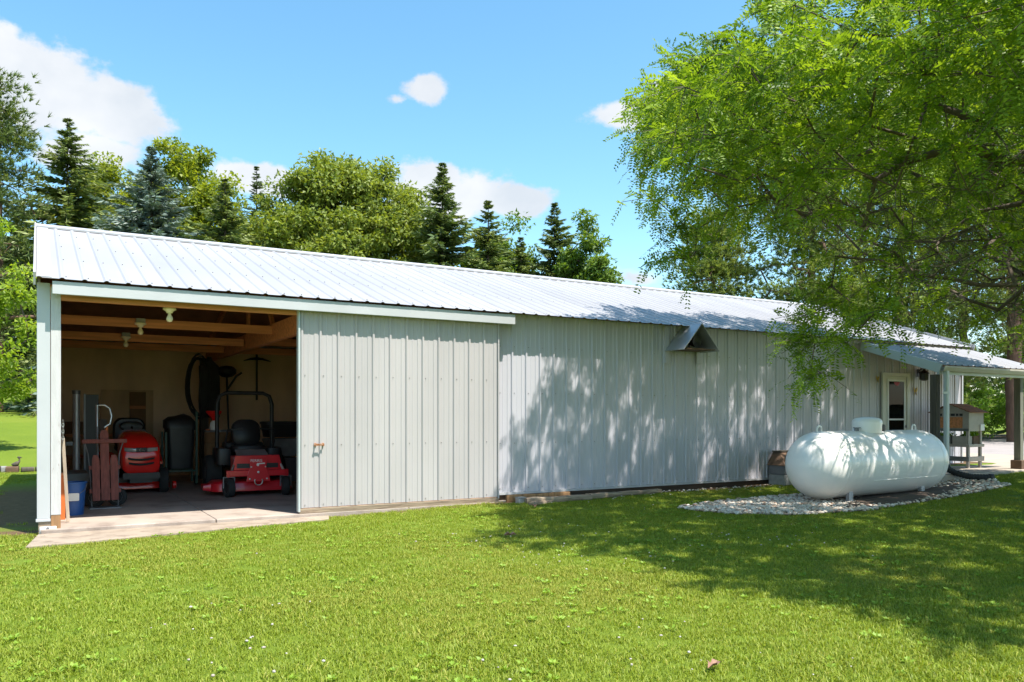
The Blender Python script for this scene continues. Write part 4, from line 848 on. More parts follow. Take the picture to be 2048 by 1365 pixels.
mb = MB(); mb.tube([(-.03, .05, 1.7), (.12, 0, 1.95), (.22, -.04, 2.02)], .02, 8); mb.build('handle', 'black_plastic', fn, 50); MB().box(-.22, -.02, 2.0, -.06, .14, 2.12).build('starter', 'black_plastic', fn, None, .02)
pk = thing('pickaxe', 'dark pickaxe hanging high on the back wall', 'pickaxe', (3.86, 7.16, 1.55))
MB().tube([(0, 0, 0), (0, 0, .95)], .022, 8).build('handle', 'dark_wood', pk, 50); MB().tube([(-.26, 0, .80), (-.12, -.01, .84), (0, -.01, .85), (.12, -.01, .84), (.28, 0, .80)], [.008, .022, .03, .022, .008], 8).build('pick_head', 'dark_metal', pk, 50)
for (x_, y_, z_, wx, wy, h_, mt, lab) in ((3.75, 5.0, .06, .62, .55, .42, 'grey_plastic', 'large grey tote on floor behind the zero turn mower'), (3.80, 5.02, .505, .55, .5, .32, 'stone_grey', 'pale grey tote stacked upon the large tote'), (3.78, 5.0, .85, .60, .5, .28, 'black_plastic', 'black tote on top of the tote stack'), (3.35, 6.3, .06, .6, .5, .78, 'dark_wood', 'dark wooden crate near the back wall'), (4.45, 4.7, .06, .5, .5, .6, 'grey_plastic', 'grey tote beyond the sliding door edge')):
    t_ = thing('tote', lab, 'tote', (x_, y_, z_)); mb = MB(); mb.loft([[(p, q_, zz) for p, q_ in rect(wx * k, wy * k, .05, 3)] for zz, k in ((0, .88), (h_ - .05, 1.0))]); mb.build('tub', mt, t_, 40)
    mb = MB(); mb.loft([[(p, q_, zz) for p, q_ in rect(wx * k, wy * k, .05, 3)] for zz, k in ((h_ - .048, 1.05), (h_ - .01, 1.05), (h_, .9))]); mb.build('lid', mt, t_, 40)
sb_ = thing('short_board', 'short dark boards on floor by the left wall', 'boards', (.42, 2.6, .06)); MB().box(-.20, -.5, 0, .20, .5, .16).build('bottom_board', 'dark_wood', sb_, None, .01); MB().box(-.17, -.45, .162, .20, .45, .30).build('top_board', 'skirt_wood', sb_, None, .01); MB().box(-.12, -.4, .302, .16, .42, .42).build('top_board', 'grey_board', sb_, None, .01)
# ------------------------------------------------------------------ trees
def skeleton(root, top, pts, step, sag=0.04, wander=0.06):
    """grow limbs from a trunk to every attractor point; returns nodes, parents, descendant counts"""
    nodes = [np.array(root, float)]; par = [-1]; n = max(3, int(np.linalg.norm(np.array(top) - np.array(root)) / step))
    for i in range(1, n + 1):
        nodes.append(np.array(root) + (np.array(top) - np.array(root)) * i / n + RNG.normal(0, wander * .5, 3) * (1, 1, 0)); par.append(len(nodes) - 2)
    start = max(1, n // 3); order = np.argsort(np.linalg.norm(pts - np.array(top), axis=1)); tips = []
    for k in order:
        a = np.array(nodes[start:]); d = a - pts[k]; cost = np.linalg.norm(d, axis=1) + 0.35 * np.maximum(0, d[:, 2])
        j = start + int(np.argmin(cost)); L = np.linalg.norm(nodes[j] - pts[k]); m_ = max(1, int(L / step)); base = nodes[j].copy(); pj = j
        for i in range(1, m_ + 1):
            f = i / m_; q_ = base + (pts[k] - base) * f; q_ = q_ + RNG.normal(0, wander, 3) * (f < 1); q_[2] += sag * L * math.sin(math.pi * f)
            nodes.append(q_); par.append(pj); pj = len(nodes) - 1
        tips.append(pj)
    nodes = np.array(nodes); par = np.array(par); cnt = np.zeros(len(nodes)); cnt[tips] += 1
    for i in range(len(nodes) - 1, 0, -1): cnt[par[i]] += cnt[i]
    return nodes, par, cnt, np.array(tips)
def limbs_mesh(name, nodes, par, rad, mt, sides=6, parent=None):
    i = np.where(par >= 0)[0]; A = nodes[par[i]]; B = nodes[i]; ra = rad[par[i]]; rb = rad[i]; ra = np.minimum(ra, rb * 1.5)
    d = unit(B - A); u = np.where(np.abs(d[:, 2:3]) < .9, np.array([[0, 0, 1.]]), np.array([[1., 0, 0]])); x = unit(np.cross(d, u)); y = np.cross(x, d)
    ang = np.arange(sides) * 2 * np.pi / sides; cs = np.cos(ang)[None, :, None]; sn = np.sin(ang)[None, :, None]
    ringA = A[:, None] + (x[:, None] * cs + y[:, None] * sn) * ra[:, None, None]; ringB = (B + d * rb[:, None] * .3)[:, None] + (x[:, None] * cs + y[:, None] * sn) * rb[:, None, None]
    V = np.concatenate([ringA, ringB], 1).reshape(-1, 3); n = len(i); o = (np.arange(n) * 2 * sides)[:, None]; k = np.arange(sides); k2 = (k + 1) % sides
    F = np.stack([o + k, o + k2, o + sides + k2, o + sides + k], -1).reshape(-1, 4)
    return link(name, np_mesh(name, V, F, mt, None, True), parent)
def leafy(name, label, x, y, H, rx, ry, mt, n_clump, per, leaf, z0f=0.22, dens_low=1.0, seed=0, cl=.55, group='trees behind the barn', trunk_r=.16, flat=1.0, cat='tree', base=None, lump=1.0):
    """broad-leaved tree: limbs grown to clumps through the crown, leaves scattered about every clump"""
    g_ = float(gz(np.array(x), np.array(y))) if base is None else base; tr_ = thing(name, label, cat, (x, y, g_), 0, group)
    zc, hz = H * (z0f + 1) / 2, H * (1 - z0f) / 2
    P = unit(RNG.normal(0, 1, (n_clump * 3, 3))) * (RNG.random((n_clump * 3, 1)) ** .38)
    lob = 1 + lump * (.16 * np.sin(3 * np.arctan2(P[:, 1], P[:, 0]) + seed) + .12 * np.sin(5 * P[:, 2] + seed * 2))
    P = P * lob[:, None] * (rx, ry, hz) * (1, 1, flat) + (0, 0, zc); P[:, :2] *= (.72 + .28 * sstep(H, H * .45, P[:, 2]))[:, None]; P = P[P[:, 2] > H * z0f * .9][:n_clump]
    per = int(per * 1.8); leaf = leaf * .84
    nd, pr_, ct_, tips = skeleton((0, 0, -.1), (0, 0, H * .62), P, .5, .03, .07)
    limbs_mesh('trunk', nd, pr_, np.maximum(.012, trunk_r * (ct_ / ct_.max()) ** .5), 'bark', 6, tr_)
    n = len(P) * per; C_ = np.repeat(P, per, 0); off = RNG.normal(0, 1, (n, 3)); off = off / np.linalg.norm(off, axis=1, keepdims=True) * (RNG.random((n, 1)) ** .5) * cl * np.repeat(RNG.uniform(.6, 1.25, len(P)), per)[:, None] * (1, 1, .72)
    Q = C_ + off; D = unit(off) * .6 + RNG.normal(0, .6, (n, 3)) + (0, 0, -.35); Nn = RNG.normal(0, .6, (n, 3)) + (0, 0, 1.0)
    V, F = needles(Q, D, Nn, leaf * RNG.uniform(.7, 1.3, n), leaf * .72 * RNG.uniform(.8, 1.2, n))
    rn = np.clip(np.repeat(RNG.normal(.5, .16, len(P)), per) + RNG.normal(0, .2, n), 0, 1)
    link('crown', np_mesh('crown', V, F, mt, rn), tr_); return tr_
def spruce(name, label, x, y, H, rad, mt, seed=0, nb=150, per=22, z0f=.04, droop=.35, group='trees behind the barn', blen=.34, power=.80, base=None):
    """conifer: whorls of drooping boughs set with needle twigs"""
    g_ = float(gz(np.array(x), np.array(y))) if base is None else base; tr_ = thing(name, label, 'tree', (x, y, g_), 0, group)
    MB().tube([(0, 0, -.1), (0.03, 0, H * .4), (0, .02, H * .8), (0, 0, H * .99)], [.15 * H / 10, .10 * H / 10, .04, .012], 7).build('trunk', 'bark', tr_, 60)
    nl = int(H / .34); f = np.sort(RNG.random(nb) ** .95); f = (np.round(f * nl) + RNG.normal(0, .34, nb)) / nl; f = np.clip(f, 0, .985); z = H * (z0f + (1 - z0f) * f)
    L = rad * ((1 - f) ** power) * RNG.uniform(.5, 1.2, nb) * (.45 + .55 * sstep(1.0, .80, f)) + .04; az_ = np.arange(nb) * 2.39996 + RNG.uniform(-.5, .5, nb); L = L * (1 + .16 * np.sin(az_ + seed * 2.1) + .12 * np.sin(2 * az_ + f * 9 + seed))
    dirx = np.stack([np.cos(az_), np.sin(az_)], 1); tt = (np.arange(per) + .7) / per
    rise = .75 * (f - .35)                                    # upper boughs climb, lower boughs hang
    T = tt[None, :]; prx = L[:, None] * T; pz = z[:, None] + L[:, None] * (rise[:, None] * T - droop * T ** 2 + .72 * droop * T ** 3)
    Pb = np.stack([dirx[:, 0:1] * prx, dirx[:, 1:2] * prx, pz], -1).reshape(-1, 3); n = len(Pb)
    side = np.where(np.arange(n) % 2, 1., -1.)[:, None]; dr_ = np.repeat(np.c_[dirx, np.zeros(nb)], per, 0); perp = np.c_[-dr_[:, 1], dr_[:, 0], np.zeros(n)]
    D = dr_ * .9 + perp * side * RNG.uniform(.3, 1.0, (n, 1)) + np.c_[np.zeros((n, 2)), RNG.uniform(-.45, .15, n)]
    Lt = blen * RNG.uniform(.6, 1.25, n) * (.22 + .78 * np.repeat(np.minimum(1, L / max(rad * .45, .1)), per)) * (1.2 - .55 * np.tile(tt, nb))
    Nn = RNG.normal(0, .55, (n, 3)) + (0, 0, .9)
    V, F = cards(Pb, D, Nn, Lt, Lt * .24)
    rn = np.repeat(RNG.normal(.36, .16, nb), per) + RNG.normal(0, .14, n) + .42 * np.tile(tt, nb)  # tone rises towards bough ends: sunlit tips put into the needle colour
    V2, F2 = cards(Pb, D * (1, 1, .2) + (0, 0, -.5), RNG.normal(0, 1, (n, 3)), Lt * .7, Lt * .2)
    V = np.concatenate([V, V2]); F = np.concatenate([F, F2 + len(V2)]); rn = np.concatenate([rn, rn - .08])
    nd = np.concatenate([np.c_[np.zeros((nb, 2)), z], np.c_[dirx * (L * .8)[:, None], z + L * (rise * .8 - droop * .64 + .32 * droop)]]); pr_ = np.concatenate([-np.ones(nb, int), np.arange(nb)])
    limbs_mesh('boughs', nd, pr_, np.full(2 * nb, .014), 'twig', 3, tr_)
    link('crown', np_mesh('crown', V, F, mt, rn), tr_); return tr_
def pine(name, label, x, y, H, rad, mt, n_clump=120, per=70, z0f=.25, seed=0, trunk=.22, group='trees behind the barn', needle=.16, base=None, cl=.42, wd=.022, tw=1.0):
    """long-needled pine: layered limbs ending in brushes of needles"""
    g_ = float(gz(np.array(x), np.array(y))) if base is None else base; tr_ = thing(name, label, 'tree', (x, y, g_), 0, group)
    f = RNG.random(n_clump) ** .9; az_ = RNG.uniform(0, 2 * np.pi, n_clump); lay = np.round(f * 11) / 11 + RNG.normal(0, .018, n_clump)
    rr = rad * np.clip(1.05 - lay * .85, .12, 1) * (RNG.random(n_clump) ** .45) * (1 + .2 * np.sin(az_ * 2 + seed))
    P = np.stack([np.cos(az_) * rr, np.sin(az_) * rr, H * (z0f + (1 - z0f) * np.clip(lay, 0, 1)) + rr * .10], 1)
    nd, pr_, ct_, tips = skeleton((0, 0, -.1), (0, 0, H * .97), P, .55, -.02, .05)
    limbs_mesh('trunk', nd, pr_, np.maximum(.012, trunk * (ct_ / ct_.max()) ** .55), 'pine_bark', 7, tr_)
    nt_ = n_clump * per // 9; C_ = np.repeat(P, per // 9, 0)[:nt_]; off = RNG.normal(0, 1, (len(C_), 3)) * cl * (1, 1, .34); T_ = C_ + off; m_ = 9
    ax = unit(np.repeat(unit(off * (1, 1, .5)), m_, 0) * .7 + (0, 0, .45)); n = len(T_) * m_
    D = ax + RNG.normal(0, .55, (n, 3)); V, F = needles(np.repeat(T_, m_, 0) - unit(D) * needle * .15, D, RNG.normal(0, 1, (n, 3)), needle * RNG.uniform(.7, 1.25, n), wd * tw * RNG.uniform(1.0, 1.7, n))
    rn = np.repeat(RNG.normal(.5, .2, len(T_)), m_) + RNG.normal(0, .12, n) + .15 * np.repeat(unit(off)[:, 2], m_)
    link('crown', np_mesh('crown', V, F, mt, rn), tr_); return tr_

# row behind the barn, left to right
pine('scots_pine', 'tall sparse pine at the far left edge of the tree row', -1.3, 25.7, 12.2, 2.3, 'spruce_needle', 230, 180, .03, 1.0, .2, needle=.26, cl=.42, wd=.03)
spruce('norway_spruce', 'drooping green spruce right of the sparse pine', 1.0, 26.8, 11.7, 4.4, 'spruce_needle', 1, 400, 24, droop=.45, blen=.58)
leafy('maple_tree', 'yellow green maple between drooping spruce and blue spruce', 2.9, 31.0, 11.3, 2.5, 2.3, 'maple_leaf', 160, 150, .20, .15, seed=1, cl=.7, lump=.6)
spruce('blue_spruce', 'silvery blue spruce standing before the yellow green maples', 3.7, 23.5, 10.3, 3.8, 'blue_needle', 2, 400, 24, droop=.22, blen=.55)
leafy('maple_tree', 'taller yellow green maple right of the blue spruce', 6.0, 30.9, 12.4, 2.8, 2.6, 'maple_leaf', 200, 150, .20, .15, seed=2, cl=.7, lump=.6)
spruce('norway_spruce', 'dull green spruce between maple and big round tree', 6.2, 22.6, 9.3, 3.4, 'spruce_needle', 3, 340, 22, droop=.3, blen=.55)
spruce('norway_spruce', 'thin spruce with browning twigs left of big round tree', 8.4, 27.0, 11.0, 2.6, 'dark_needle', 4, 230, 20, droop=.3, blen=.42)
leafy('oak_tree', 'broad round topped leafy tree behind the middle of the roof', 11.5, 24.1, 11.7, 4.7, 3.9, 'oak_leaf', 640, 120, .20, .10, seed=3, cl=.72, trunk_r=.26, flat=1.0, lump=.45)
spruce('norway_spruce', 'dark pointed spruce right of the big round tree', 14.3, 20.2, 11.1, 3.5, 'dark_needle', 5, 400, 24, droop=.4, blen=.55)
spruce('norway_spruce', 'shorter dark spruce next along from the pointed spruce', 15.9, 19.2, 9.7, 3.1, 'spruce_needle', 6, 340, 22, droop=.3, blen=.55)
leafy('leafy_tree', 'mid green leafy tree between two small dark spruces', 18.4, 21.9, 9.8, 2.5, 2.2, 'green_leaf', 150, 130, .19, .15, seed=4, cl=.6)
spruce('norway_spruce', 'slim dark spruce near the right end of the row', 19.6, 19.9, 10.5, 2.9, 'dark_needle', 7, 320, 22, droop=.3, blen=.55)
leafy('leafy_tree', 'last leafy tree of the row, open sky to its right', 20.2, 17.9, 9.0, 1.9, 1.9, 'green_leaf', 150, 130, .19, .15, seed=5, cl=.6)
leafy('leafy_tree', 'mid green leafy tree just right of the pointed spruce', 16.9, 21.6, 8.9, 2.0, 1.9, 'green_leaf', 130, 110, .20, .15, seed=6, cl=.65, lump=.5)
spruce('norway_spruce', 'small spruce squeezed behind the pair of leafy trees', 18.3, 20.6, 8.9, 2.6, 'spruce_needle', 8, 240, 20, droop=.3, blen=.5)
leafy('maple_tree', 'low yellow green maple left of the dull green spruce', 7.6, 30.2, 10.6, 2.0, 1.9, 'maple_leaf', 120, 110, .20, .15, seed=7, cl=.65, lump=.5)
for i, (x_, y_, h_, r_, lab) in enumerate(((-4.6, 50.5, 11.0, 4.9, 'far dark spruce at left frame edge on the lawn bank'), (-1.0, 51.2, 12.0, 4.6, 'far dark spruce seen left of barn gable'), (1.6, 47.5, 11.0, 4.2, 'far dark spruce partly hidden by barn corner'), (5.2, 44, 11, 3.8, 'far dark spruce behind the blue spruce'), (10, 46, 10.5, 4.0, 'far dark spruce behind the big round tree'))):
    spruce('norway_spruce', lab, x_, y_, h_, r_, 'dark_needle', 10 + i, 260, 22, .01, .35, 'far spruces on the bank', .85)
# pines to the right
pine('white_pine', 'white pine showing above roof left of locust crown', 24.4, 15.1, 9.4, 2.9, 'pine_needle', 330, 216, .05, 2.0, .15, 'white pines at right', .25, wd=.030, cl=.46)
pine('white_pine', 'white pine behind the roof under the locust branches', 26.3, 11.6, 10.2, 3.4, 'pine_needle', 360, 216, .05, 3.0, .15, 'white pines at right', .25, wd=.030, cl=.46)
pine('white_pine', 'taller white pine behind the porch end', 30.5, 10.7, 13.4, 3.9, 'pine_needle', 420, 216, .08, 4.0, .16, 'white pines at right', .25, wd=.030, cl=.46)
pine('white_pine', 'tall pine whose bare reddish trunk shows past the porch post', 32.4, 7.2, 18.0, 3.9, 'pine_needle', 380, 216, .20, 5.0, .26, 'white pines at right', .25, wd=.030, cl=.46)
pine('white_pine', 'farther white pine between the other right hand pines', 37.7, 12.2, 17.0, 4.2, 'pine_needle', 320, 198, .05, 6.0, .18, 'white pines at right', .26, wd=.034)
pine('white_pine', 'white pine at right beyond the driveway', 40.0, 5.0, 16.0, 4.5, 'pine_needle', 320, 198, .05, 7.0, .18, 'white pines at right', .26, wd=.034)
for i, (x_, y_, h_, r_, lab) in enumerate(((30.6, 8.9, 2.1, 1.6, 'bright green shrub beyond driveway left of pine trunk'), (33.4, 9.6, 2.6, 1.8, 'bright green shrub behind the reddish pine trunk'), (28.2, 10.3, 2.4, 1.7, 'bright green shrub just past barn end'), (36.0, 8.0, 3.0, 2.0, 'bright green shrub right of reddish pine trunk'), (32.0, 13.5, 4.6, 2.2, 'taller green shrub deep behind the driveway shrubs'), (39.0, 9.5, 5.0, 2.6, 'tall green shrub at right behind pines'), (35.2, 11.8, 3.4, 2.2, 'broad green shrub between pine trunk and barn end'))):
    leafy('leafy_shrub', lab, x_, y_, h_, r_, r_, 'bush_leaf', 60, 70, .15, .06, seed=i, cl=.42, group='shrubs beyond the driveway', trunk_r=.04, cat='shrub')
for i, (x_, y_, h_, r_, lab) in enumerate(((37.0, 17.5, 9.5, 4.2, 'dark spruce closing the gap behind the porch end'), (43.5, 11.0, 9.0, 4.2, 'dark spruce behind the reddish pine trunk'), (49.0, 7.5, 9.5, 4.4, 'dark spruce at right beyond the driveway pines'))):
    spruce('norway_spruce', lab, x_, y_, h_, r_, 'spruce_needle', 20 + i, 200, 20, .0, .35, 'spruces beyond the driveway', .85)
# bright young tree at the left edge
leafy('young_maple', 'bright yellow green young tree at left edge before the bank', -1.75, 13.0, 6.0, 1.75, 1.7, 'near_leaf', 110, 75, .13, .14, seed=8, cl=.42, group=None, trunk_r=.09)

# ------------------------------------------------------------------ honey locust overhanging from the right
LX, LY = 10.6, -5.6
lt = thing('honey_locust', 'honey locust with feathery leaves overhanging the lawn from the right', 'tree', (LX, LY, 0))
PLAN = np.array([(5.4, -9.4), (5.2, -7.6), (5.05, -5.8), (5.0, -4.6), (5.05, -3.45), (5.9, -2.85), (6.6, -2.2), (7.2, -1.5), (8.1, -.9), (9.6, -.5), (12.4, -.6), (15.0, -2.1), (16.2, -4.5), (15.6, -8), (13.4, -10.4), (10.5, -11.2), (7.4, -10.8)]) - (LX, LY)
pa = np.arctan2(PLAN[:, 1], PLAN[:, 0]); o_ = np.argsort(pa); pa = pa[o_]; pr0 = np.hypot(PLAN[:, 0], PLAN[:, 1])[o_]
def edge_r(a): return np.interp(a, np.r_[pa[-1] - 2 * np.pi, pa, pa[0] + 2 * np.pi], np.r_[pr0[-1], pr0, pr0[0]]) * (1 + .035 * np.sin(11 * a) + .03 * np.sin(17 * a + 1))
n = 40000; a_ = RNG.uniform(-np.pi, np.pi, n); f = np.sqrt(RNG.random(n)); rr = edge_r(a_) * f; X, Y = rr * np.cos(a_), rr * np.sin(a_); back = np.clip(Y + LY + 3.5, 0, 3)
zt_ = 4.0 + .72 * back + 4.2 * (1 - f) ** .78; zb_ = 2.0 + 1.85 * f ** 1.6 + .55 * back; zz = RNG.random(n); Z = zb_ + (zt_ - zb_) * zz
keep = RNG.random(n) < np.clip(.25 + .9 * np.maximum(np.maximum(zz ** 3, (1 - zz) ** 4), f ** 3), 0, 1)
P0_ = np.c_[X, Y, Z, ((zz < .36) & (f < .78) & (RNG.random(n) < .72))][keep & (rr > .5)]
ex = [(RNG.uniform(6.85, 8.3), RNG.normal(-4.1, .3)) for _ in range(40)]; ex = [(x_, y_, 1.66 + .75 * (x_ - 6.95) + RNG.uniform(-.12, .45)) for x_, y_ in ex] + [(5.45 + .12 * k, -3.45 + .05 * k + RNG.normal(0, .1), 3.45 - .05 * k + RNG.normal(0, .12)) for k in range(8)]
P0_ = np.vstack([np.c_[np.array(ex) - (LX, LY, 0), np.zeros(len(ex))], P0_])
cell = {}; sel = []
for q_ in P0_:
    if len(sel) >= 1750: break
    k = tuple(np.floor(q_[:3] / .36).astype(int)); hit = False
    for dx in (-1, 0, 1):
        for dy in (-1, 0, 1):
            for dz in (-1, 0, 1):
                for s_ in cell.get((k[0] + dx, k[1] + dy, k[2] + dz), ()):
                    if abs(s_[0] - q_[0]) + abs(s_[1] - q_[1]) + abs(s_[2] - q_[2]) < .46: hit = True
    if not hit: cell.setdefault(k, []).append(q_); sel.append(q_)
P = np.array(sel); bare = P[:, 3] > .5; P = P[:, :3]
nd, pr_, ct_, tips = skeleton((0, 0, -.1), (-.2, .2, 4.6), P, .32, .03, .05)
limbs_mesh('trunk', nd, pr_, np.maximum(.005, .20 * (ct_ / ct_.max()) ** .55), 'bark', 6, lt)
# drooping twigs out of every tip, feather leaves along the twigs; coarser leaves on the far side of the crown
VV = []; RR = []; twn = []; twp = []
Wd = P + (LX, LY, 0); far = ((Wd[:, 0] > 10.3) & (Wd[:, 1] < -4.6)) | (Wd[:, 2] > 7.2) | (Wd[:, 0] > 13.5)
for PP, TW, LF, PR, l_, w_ in ((P[~far & ~bare], 5, 7, 8, .047, .0205), (P[far & ~bare], 5, 5, 3, .115, .065)):
    nT = len(PP) * TW; base_ = np.repeat(PP, TW, 0); outd = unit(base_ * (1, 1, .15) - (0, 0, .3)); D = unit(outd * .65 + RNG.normal(0, .65, (nT, 3)) * (1, 1, .55)); Lw = RNG.uniform(.28, .58, nT)
    tl = (np.arange(LF) + .6) / LF
    q_ = base_[:, None] + D[:, None] * (Lw[:, None] * tl)[..., None]; q_[..., 2] -= (Lw[:, None] * tl ** 2 * .28)
    Sp = q_.reshape(-1, 3); nS = len(Sp)
    o_ = sum(len(t_) for t_ in twn); twn += [base_, q_[:, LF // 2], q_[:, LF - 1]]; twp += [-np.ones(nT, int), o_ + np.arange(nT), o_ + nT + np.arange(nT)]
    Dl = unit(np.repeat(D, LF, 0) * .55 + RNG.normal(0, .7, (nS, 3)) + (0, 0, -.22)); Ll = RNG.uniform(.13, .23, nS)
    up_ = unit(RNG.normal(0, .45, (nS, 3)) + (0, 0, 1)); sd_ = unit(np.cross(Dl, up_)); up_ = np.cross(sd_, Dl)
    k_ = (np.arange(PR) + .8) / PR; tone = np.repeat(RNG.normal(.47, .12, len(PP)), TW * LF) + RNG.normal(0, .13, nS)
    rp = Sp[:, None] + Dl[:, None] * (Ll[:, None] * k_)[..., None]; rp[..., 2] -= Ll[:, None] * k_ ** 2 * .30
    for s in (-1, 1):
        Q = rp.reshape(-1, 3); n = len(Q); DD = np.repeat(sd_, PR, 0) * s + np.repeat(Dl, PR, 0) * .35 + RNG.normal(0, .14, (n, 3)); NN = np.repeat(up_, PR, 0) + RNG.normal(0, .3, (n, 3))
        v, f = cards(Q, DD, NN, l_ * RNG.uniform(.8, 1.2, n), w_); VV.append(v); RR.append(np.repeat(tone, PR) + RNG.normal(0, .10, n))
nB = int(bare.sum()) * 5; bb = np.repeat(P[bare], 5, 0); o_ = sum(len(t_) for t_ in twn); bd_ = unit(RNG.normal(0, 1, (nB, 3)) * (1, 1, .5) + (0, 0, -.35)) * RNG.uniform(.3, .7, (nB, 1)); twn += [bb, bb + bd_ * .5, bb + bd_ + (0, 0, -.08)]; twp += [-np.ones(nB, int), o_ + np.arange(nB), o_ + nB + np.arange(nB)]
twn = np.concatenate(twn); twp = np.concatenate(twp); limbs_mesh('twigs', twn, twp, np.where(twp < 0, .005, .003), 'twig', 3, lt)
V = np.concatenate(VV); F = np.arange(len(V)).reshape(-1, 4)
link('crown', np_mesh('crown', V, F, 'locust_leaf', np.concatenate(RR)), lt)
# ------------------------------------------------------------------ grass, clover, fallen leaves
def tuft(seed, n, hmin, hmax, spread, wd, lean, mt, kind='blade'):
    r_ = np.random.default_rng(seed); a_ = r_.uniform(0, 6.28, n); rr = spread * np.sqrt(r_.random(n)); B = np.c_[np.cos(a_) * rr, np.sin(a_) * rr, np.zeros(n) - .004]
    if kind == 'blade':
        h_ = r_.uniform(hmin, hmax, n)[:, None]; az2 = r_.uniform(0, 6.28, n); ld = np.c_[np.cos(az2), np.sin(az2), np.zeros(n)] * (lean * r_.uniform(.2, 1.4, n))[:, None]
        sdv = np.c_[-np.sin(az2 + r_.normal(0, .5, n)), np.cos(az2), np.zeros(n)] * wd / 2; w_ = r_.uniform(.7, 1.2, n)[:, None]
        p1 = B + ld * h_ * .35 + (0, 0, 1) * h_ * .6; p2 = B + ld * h_ * 1.1 + (0, 0, 1) * h_ * (1 - .3 * np.linalg.norm(ld, axis=1, keepdims=True))
        V = np.stack([B - sdv * w_, B + sdv * w_, p1 + sdv * w_ * .9, p1 - sdv * w_ * .9, p2], 1).reshape(-1, 3); o = (np.arange(n) * 5)[:, None]
        F = np.concatenate([o + (0, 1, 2), o + (0, 2, 3), o + (3, 2, 4)]); rn = np.tile(np.clip(r_.normal(.45, .22, n), 0, 1), 3)
        return np_mesh('grass_tuft', V, F, mt, rn)
    L = r_.uniform(hmin, hmax, n); D = np.c_[np.cos(a_), np.sin(a_), r_.uniform(.15, .9, n)]; V, F = cards(B * .4 + (0, 0, .012), D, np.c_[r_.normal(0, .3, (n, 2)), np.ones(n)], L, L * wd)
    return np_mesh('weed_tuft', V, F, mt, np.clip(r_.normal(.5, .22, n), 0, 1))
def src(name, me): return bpy.data.objects.new(name, me)
def scatter(name, label, P, rot, scl, meshes, cat, pick=None):
    """one ground-cover object: tufts instanced on its points by geometry nodes"""
    me = bpy.data.meshes.new(name); me.vertices.add(len(P)); me.vertices.foreach_set('co', P.astype(np.float32).ravel())
    a = me.attributes.new('rot', 'FLOAT', 'POINT'); a.data.foreach_set('value', rot.astype(np.float32)); a = me.attributes.new('scl', 'FLOAT', 'POINT'); a.data.foreach_set('value', scl.astype(np.float32))
    a = me.attributes.new('pick', 'INT', 'POINT'); a.data.foreach_set('value', (RNG.integers(0, len(meshes), len(P)) if pick is None else pick).astype(np.int32))
    o = link(name, me); tag(o, label, cat, kind='stuff')
    ng = bpy.data.node_groups.new(name, 'GeometryNodeTree'); ng.interface.new_socket('Geometry', in_out='INPUT', socket_type='NodeSocketGeometry'); ng.interface.new_socket('Geometry', in_out='OUTPUT', socket_type='NodeSocketGeometry')
    gi = ng.nodes.new('NodeGroupInput'); go = ng.nodes.new('NodeGroupOutput'); mp_ = ng.nodes.new('GeometryNodeMeshToPoints'); ng.links.new(gi.outputs[0], mp_.inputs[0])
    gi2 = ng.nodes.new('GeometryNodeGeometryToInstance')
    for me_ in reversed(meshes):
        oi = ng.nodes.new('GeometryNodeObjectInfo'); oi.inputs['Object'].default_value = src('tuft', me_); oi.inputs['As Instance'].default_value = True; ng.links.new(oi.outputs['Geometry'], gi2.inputs[0])
    ip = ng.nodes.new('GeometryNodeInstanceOnPoints'); ng.links.new(mp_.outputs[0], ip.inputs['Points']); ng.links.new(gi2.outputs[0], ip.inputs['Instance']); ip.inputs['Pick Instance'].default_value = True
    def attr(nm, ty):
        n_ = ng.nodes.new('GeometryNodeInputNamedAttribute'); n_.data_type = ty; n_.inputs['Name'].default_value = nm; return n_.outputs[0]
    ng.links.new(attr('pick', 'INT'), ip.inputs['Instance Index']); cx_ = ng.nodes.new('ShaderNodeCombineXYZ'); ng.links.new(attr('rot', 'FLOAT'), cx_.inputs[2]); ng.links.new(cx_.outputs[0], ip.inputs['Rotation']); ng.links.new(attr('scl', 'FLOAT'), ip.inputs['Scale'])
    ng.links.new(ip.outputs[0], go.inputs[0]); md = o.modifiers.new('scatter', 'NODES'); md.node_group = ng; return o
def lawn_points(x0, x1, y0, y1, per_m2):
    n = int((x1 - x0) * (y1 - y0) * per_m2); q = RNG.uniform((x0, y0), (x1, y1), (n, 2)); X, Y = q[:, 0], q[:, 1]
    bad = inside(X, Y, np.array(BED) * 1.0) | inside(X, Y, np.array(APRON)) | inside(X, Y, np.array(PAD)) | ((X > -.04) & (X < 16.7) & (Y > -.13 - .14 * (X > 5.45)) & (Y < 7.5))
    bad |= (X < .1) & (X > -.75 - .3 * np.sin(Y * 2)) & (Y > .15) & (Y < 7.4) & (RNG.random(n) < .985)
    return q[~bad]
tufts = [tuft(s, 48, .014, .040, .085, .0042, .75, 'grass_blade') for s in range(5)]
dry = [tuft(40 + s, 44, .012, .034, .085, .0042, .85, 'dry_blade') for s in range(3)]
weeds = [tuft(20 + s, 12, .018, .042, .05, .62, 0, 'weed_leaf', 'weed') for s in range(3)]
Q = np.concatenate([lawn_points(-3.2, 8.5, -8.2, -4.2, 300), lawn_points(-4, 15.5, -4.2, 0.0, 190), lawn_points(-3.5, .1, 0, 9.5, 90), lawn_points(8.5, 14, -8.0, -4.2, 80)])
cl_ = .5 + .5 * np.sin(Q[:, 0] * 2.1 + 1.3 * np.sin(Q[:, 1] * 1.7)) * np.sin(Q[:, 1] * 2.6 + Q[:, 0] * .6)
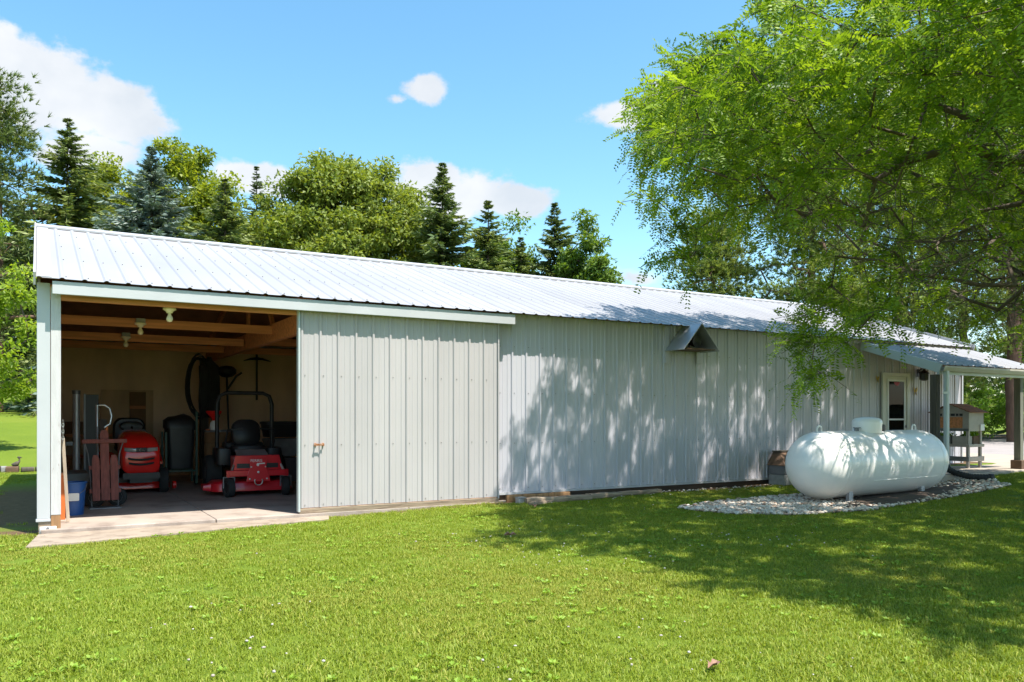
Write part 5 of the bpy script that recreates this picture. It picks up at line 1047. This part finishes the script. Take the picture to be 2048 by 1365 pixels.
def field(x, y, s):
    v = 0
    for k in range(5): a_ = k * 1.9 + s; v = v + np.sin((x * math.cos(a_) + y * math.sin(a_)) * (0.9 + .75 * k) + s * 3 + k) / (1 + .35 * k)
    return v
fd = field(Q[:, 0], Q[:, 1], .7) + RNG.normal(0, .7, len(Q)); pk_ = np.where(fd > .95, 5 + RNG.integers(0, 3, len(Q)), RNG.integers(0, 5, len(Q)))
scatter('lawn_grass', 'short sunlit and shaded mown lawn grass in front of the barn', np.c_[Q, gz(Q[:, 0], Q[:, 1])], RNG.uniform(0, 6.28, len(Q)), RNG.uniform(.75, 1.2, len(Q)) * (.85 + .35 * cl_), tufts + dry, 'grass', pk_)
Qw = lawn_points(-3.2, 10, -8.2, -.6, 34); kk = RNG.random(len(Qw)) < .25 + .75 * (np.sin(Qw[:, 0] * 1.9 + 2) * np.sin(Qw[:, 1] * 2.3 + 1) > .1); Qw = Qw[kk]
scatter('lawn_weeds', 'broad leaved clover and plantain growing through the lawn', np.c_[Qw, gz(Qw[:, 0], Qw[:, 1]) + .008], RNG.uniform(0, 6.28, len(Qw)), RNG.uniform(.4, .95, len(Qw)), weeds, 'weeds')
Qc = lawn_points(-3.2, 8, -8.0, -.6, 13); kk = (field(Qc[:, 0], Qc[:, 1], 2.2) * .9 + RNG.normal(0, .4, len(Qc))) > .9; Qc = Qc[kk]
Pc = np.c_[Qc, gz(Qc[:, 0], Qc[:, 1]) + RNG.uniform(.028, .045, len(Qc))]
o = pebbles('clover_flowers', Pc, .0085, 'scattered white clover flower heads in the lawn', 'clover_bloom'); o['category'] = 'flowers'
def dead_leaf(x, y, s, rz, label):
    r_ = np.random.default_rng(int(s * 1000)); out = [(0, .0), (.3, .16), (.45, .34), (.62, .20), (.85, .26), (1.0, .03), (1.15, 0), (1.0, -.03), (.8, -.24), (.6, -.18), (.42, -.30), (.25, -.14)]
    mb = MB(); n = len(out); top = [(a_ * s, b_ * s, s * (.16 * math.sin(a_ * 5) ** 2 + abs(b_) * .5) + .03) for a_, b_ in out]; mid = (.55 * s, 0, .03 + s * .02)
    mb.add(top + [mid], [(i, (i + 1) % n, n) for i in range(n)]); o = mb.build('dead_leaf', 'dead_leaf'); o.location = (x, y, float(gz(np.array(x), np.array(y)))); o.rotation_euler = (0, 0, rz)
    sm = o.modifiers.new('thickness', 'SOLIDIFY'); sm.thickness = .0012
    return tag(o, label, 'leaf', 'fallen brown leaves on the lawn')
dead_leaf(2.76, -6.86, .095, R(15), 'curled brown fallen leaf near the bottom edge of the lawn'); dead_leaf(5.56, -.85, .13, R(60), 'brown fallen leaf on grass beside the barn wall'); dead_leaf(4.04, -2.67, .12, R(-20), 'brown fallen leaf at the tip of the tree shadow')
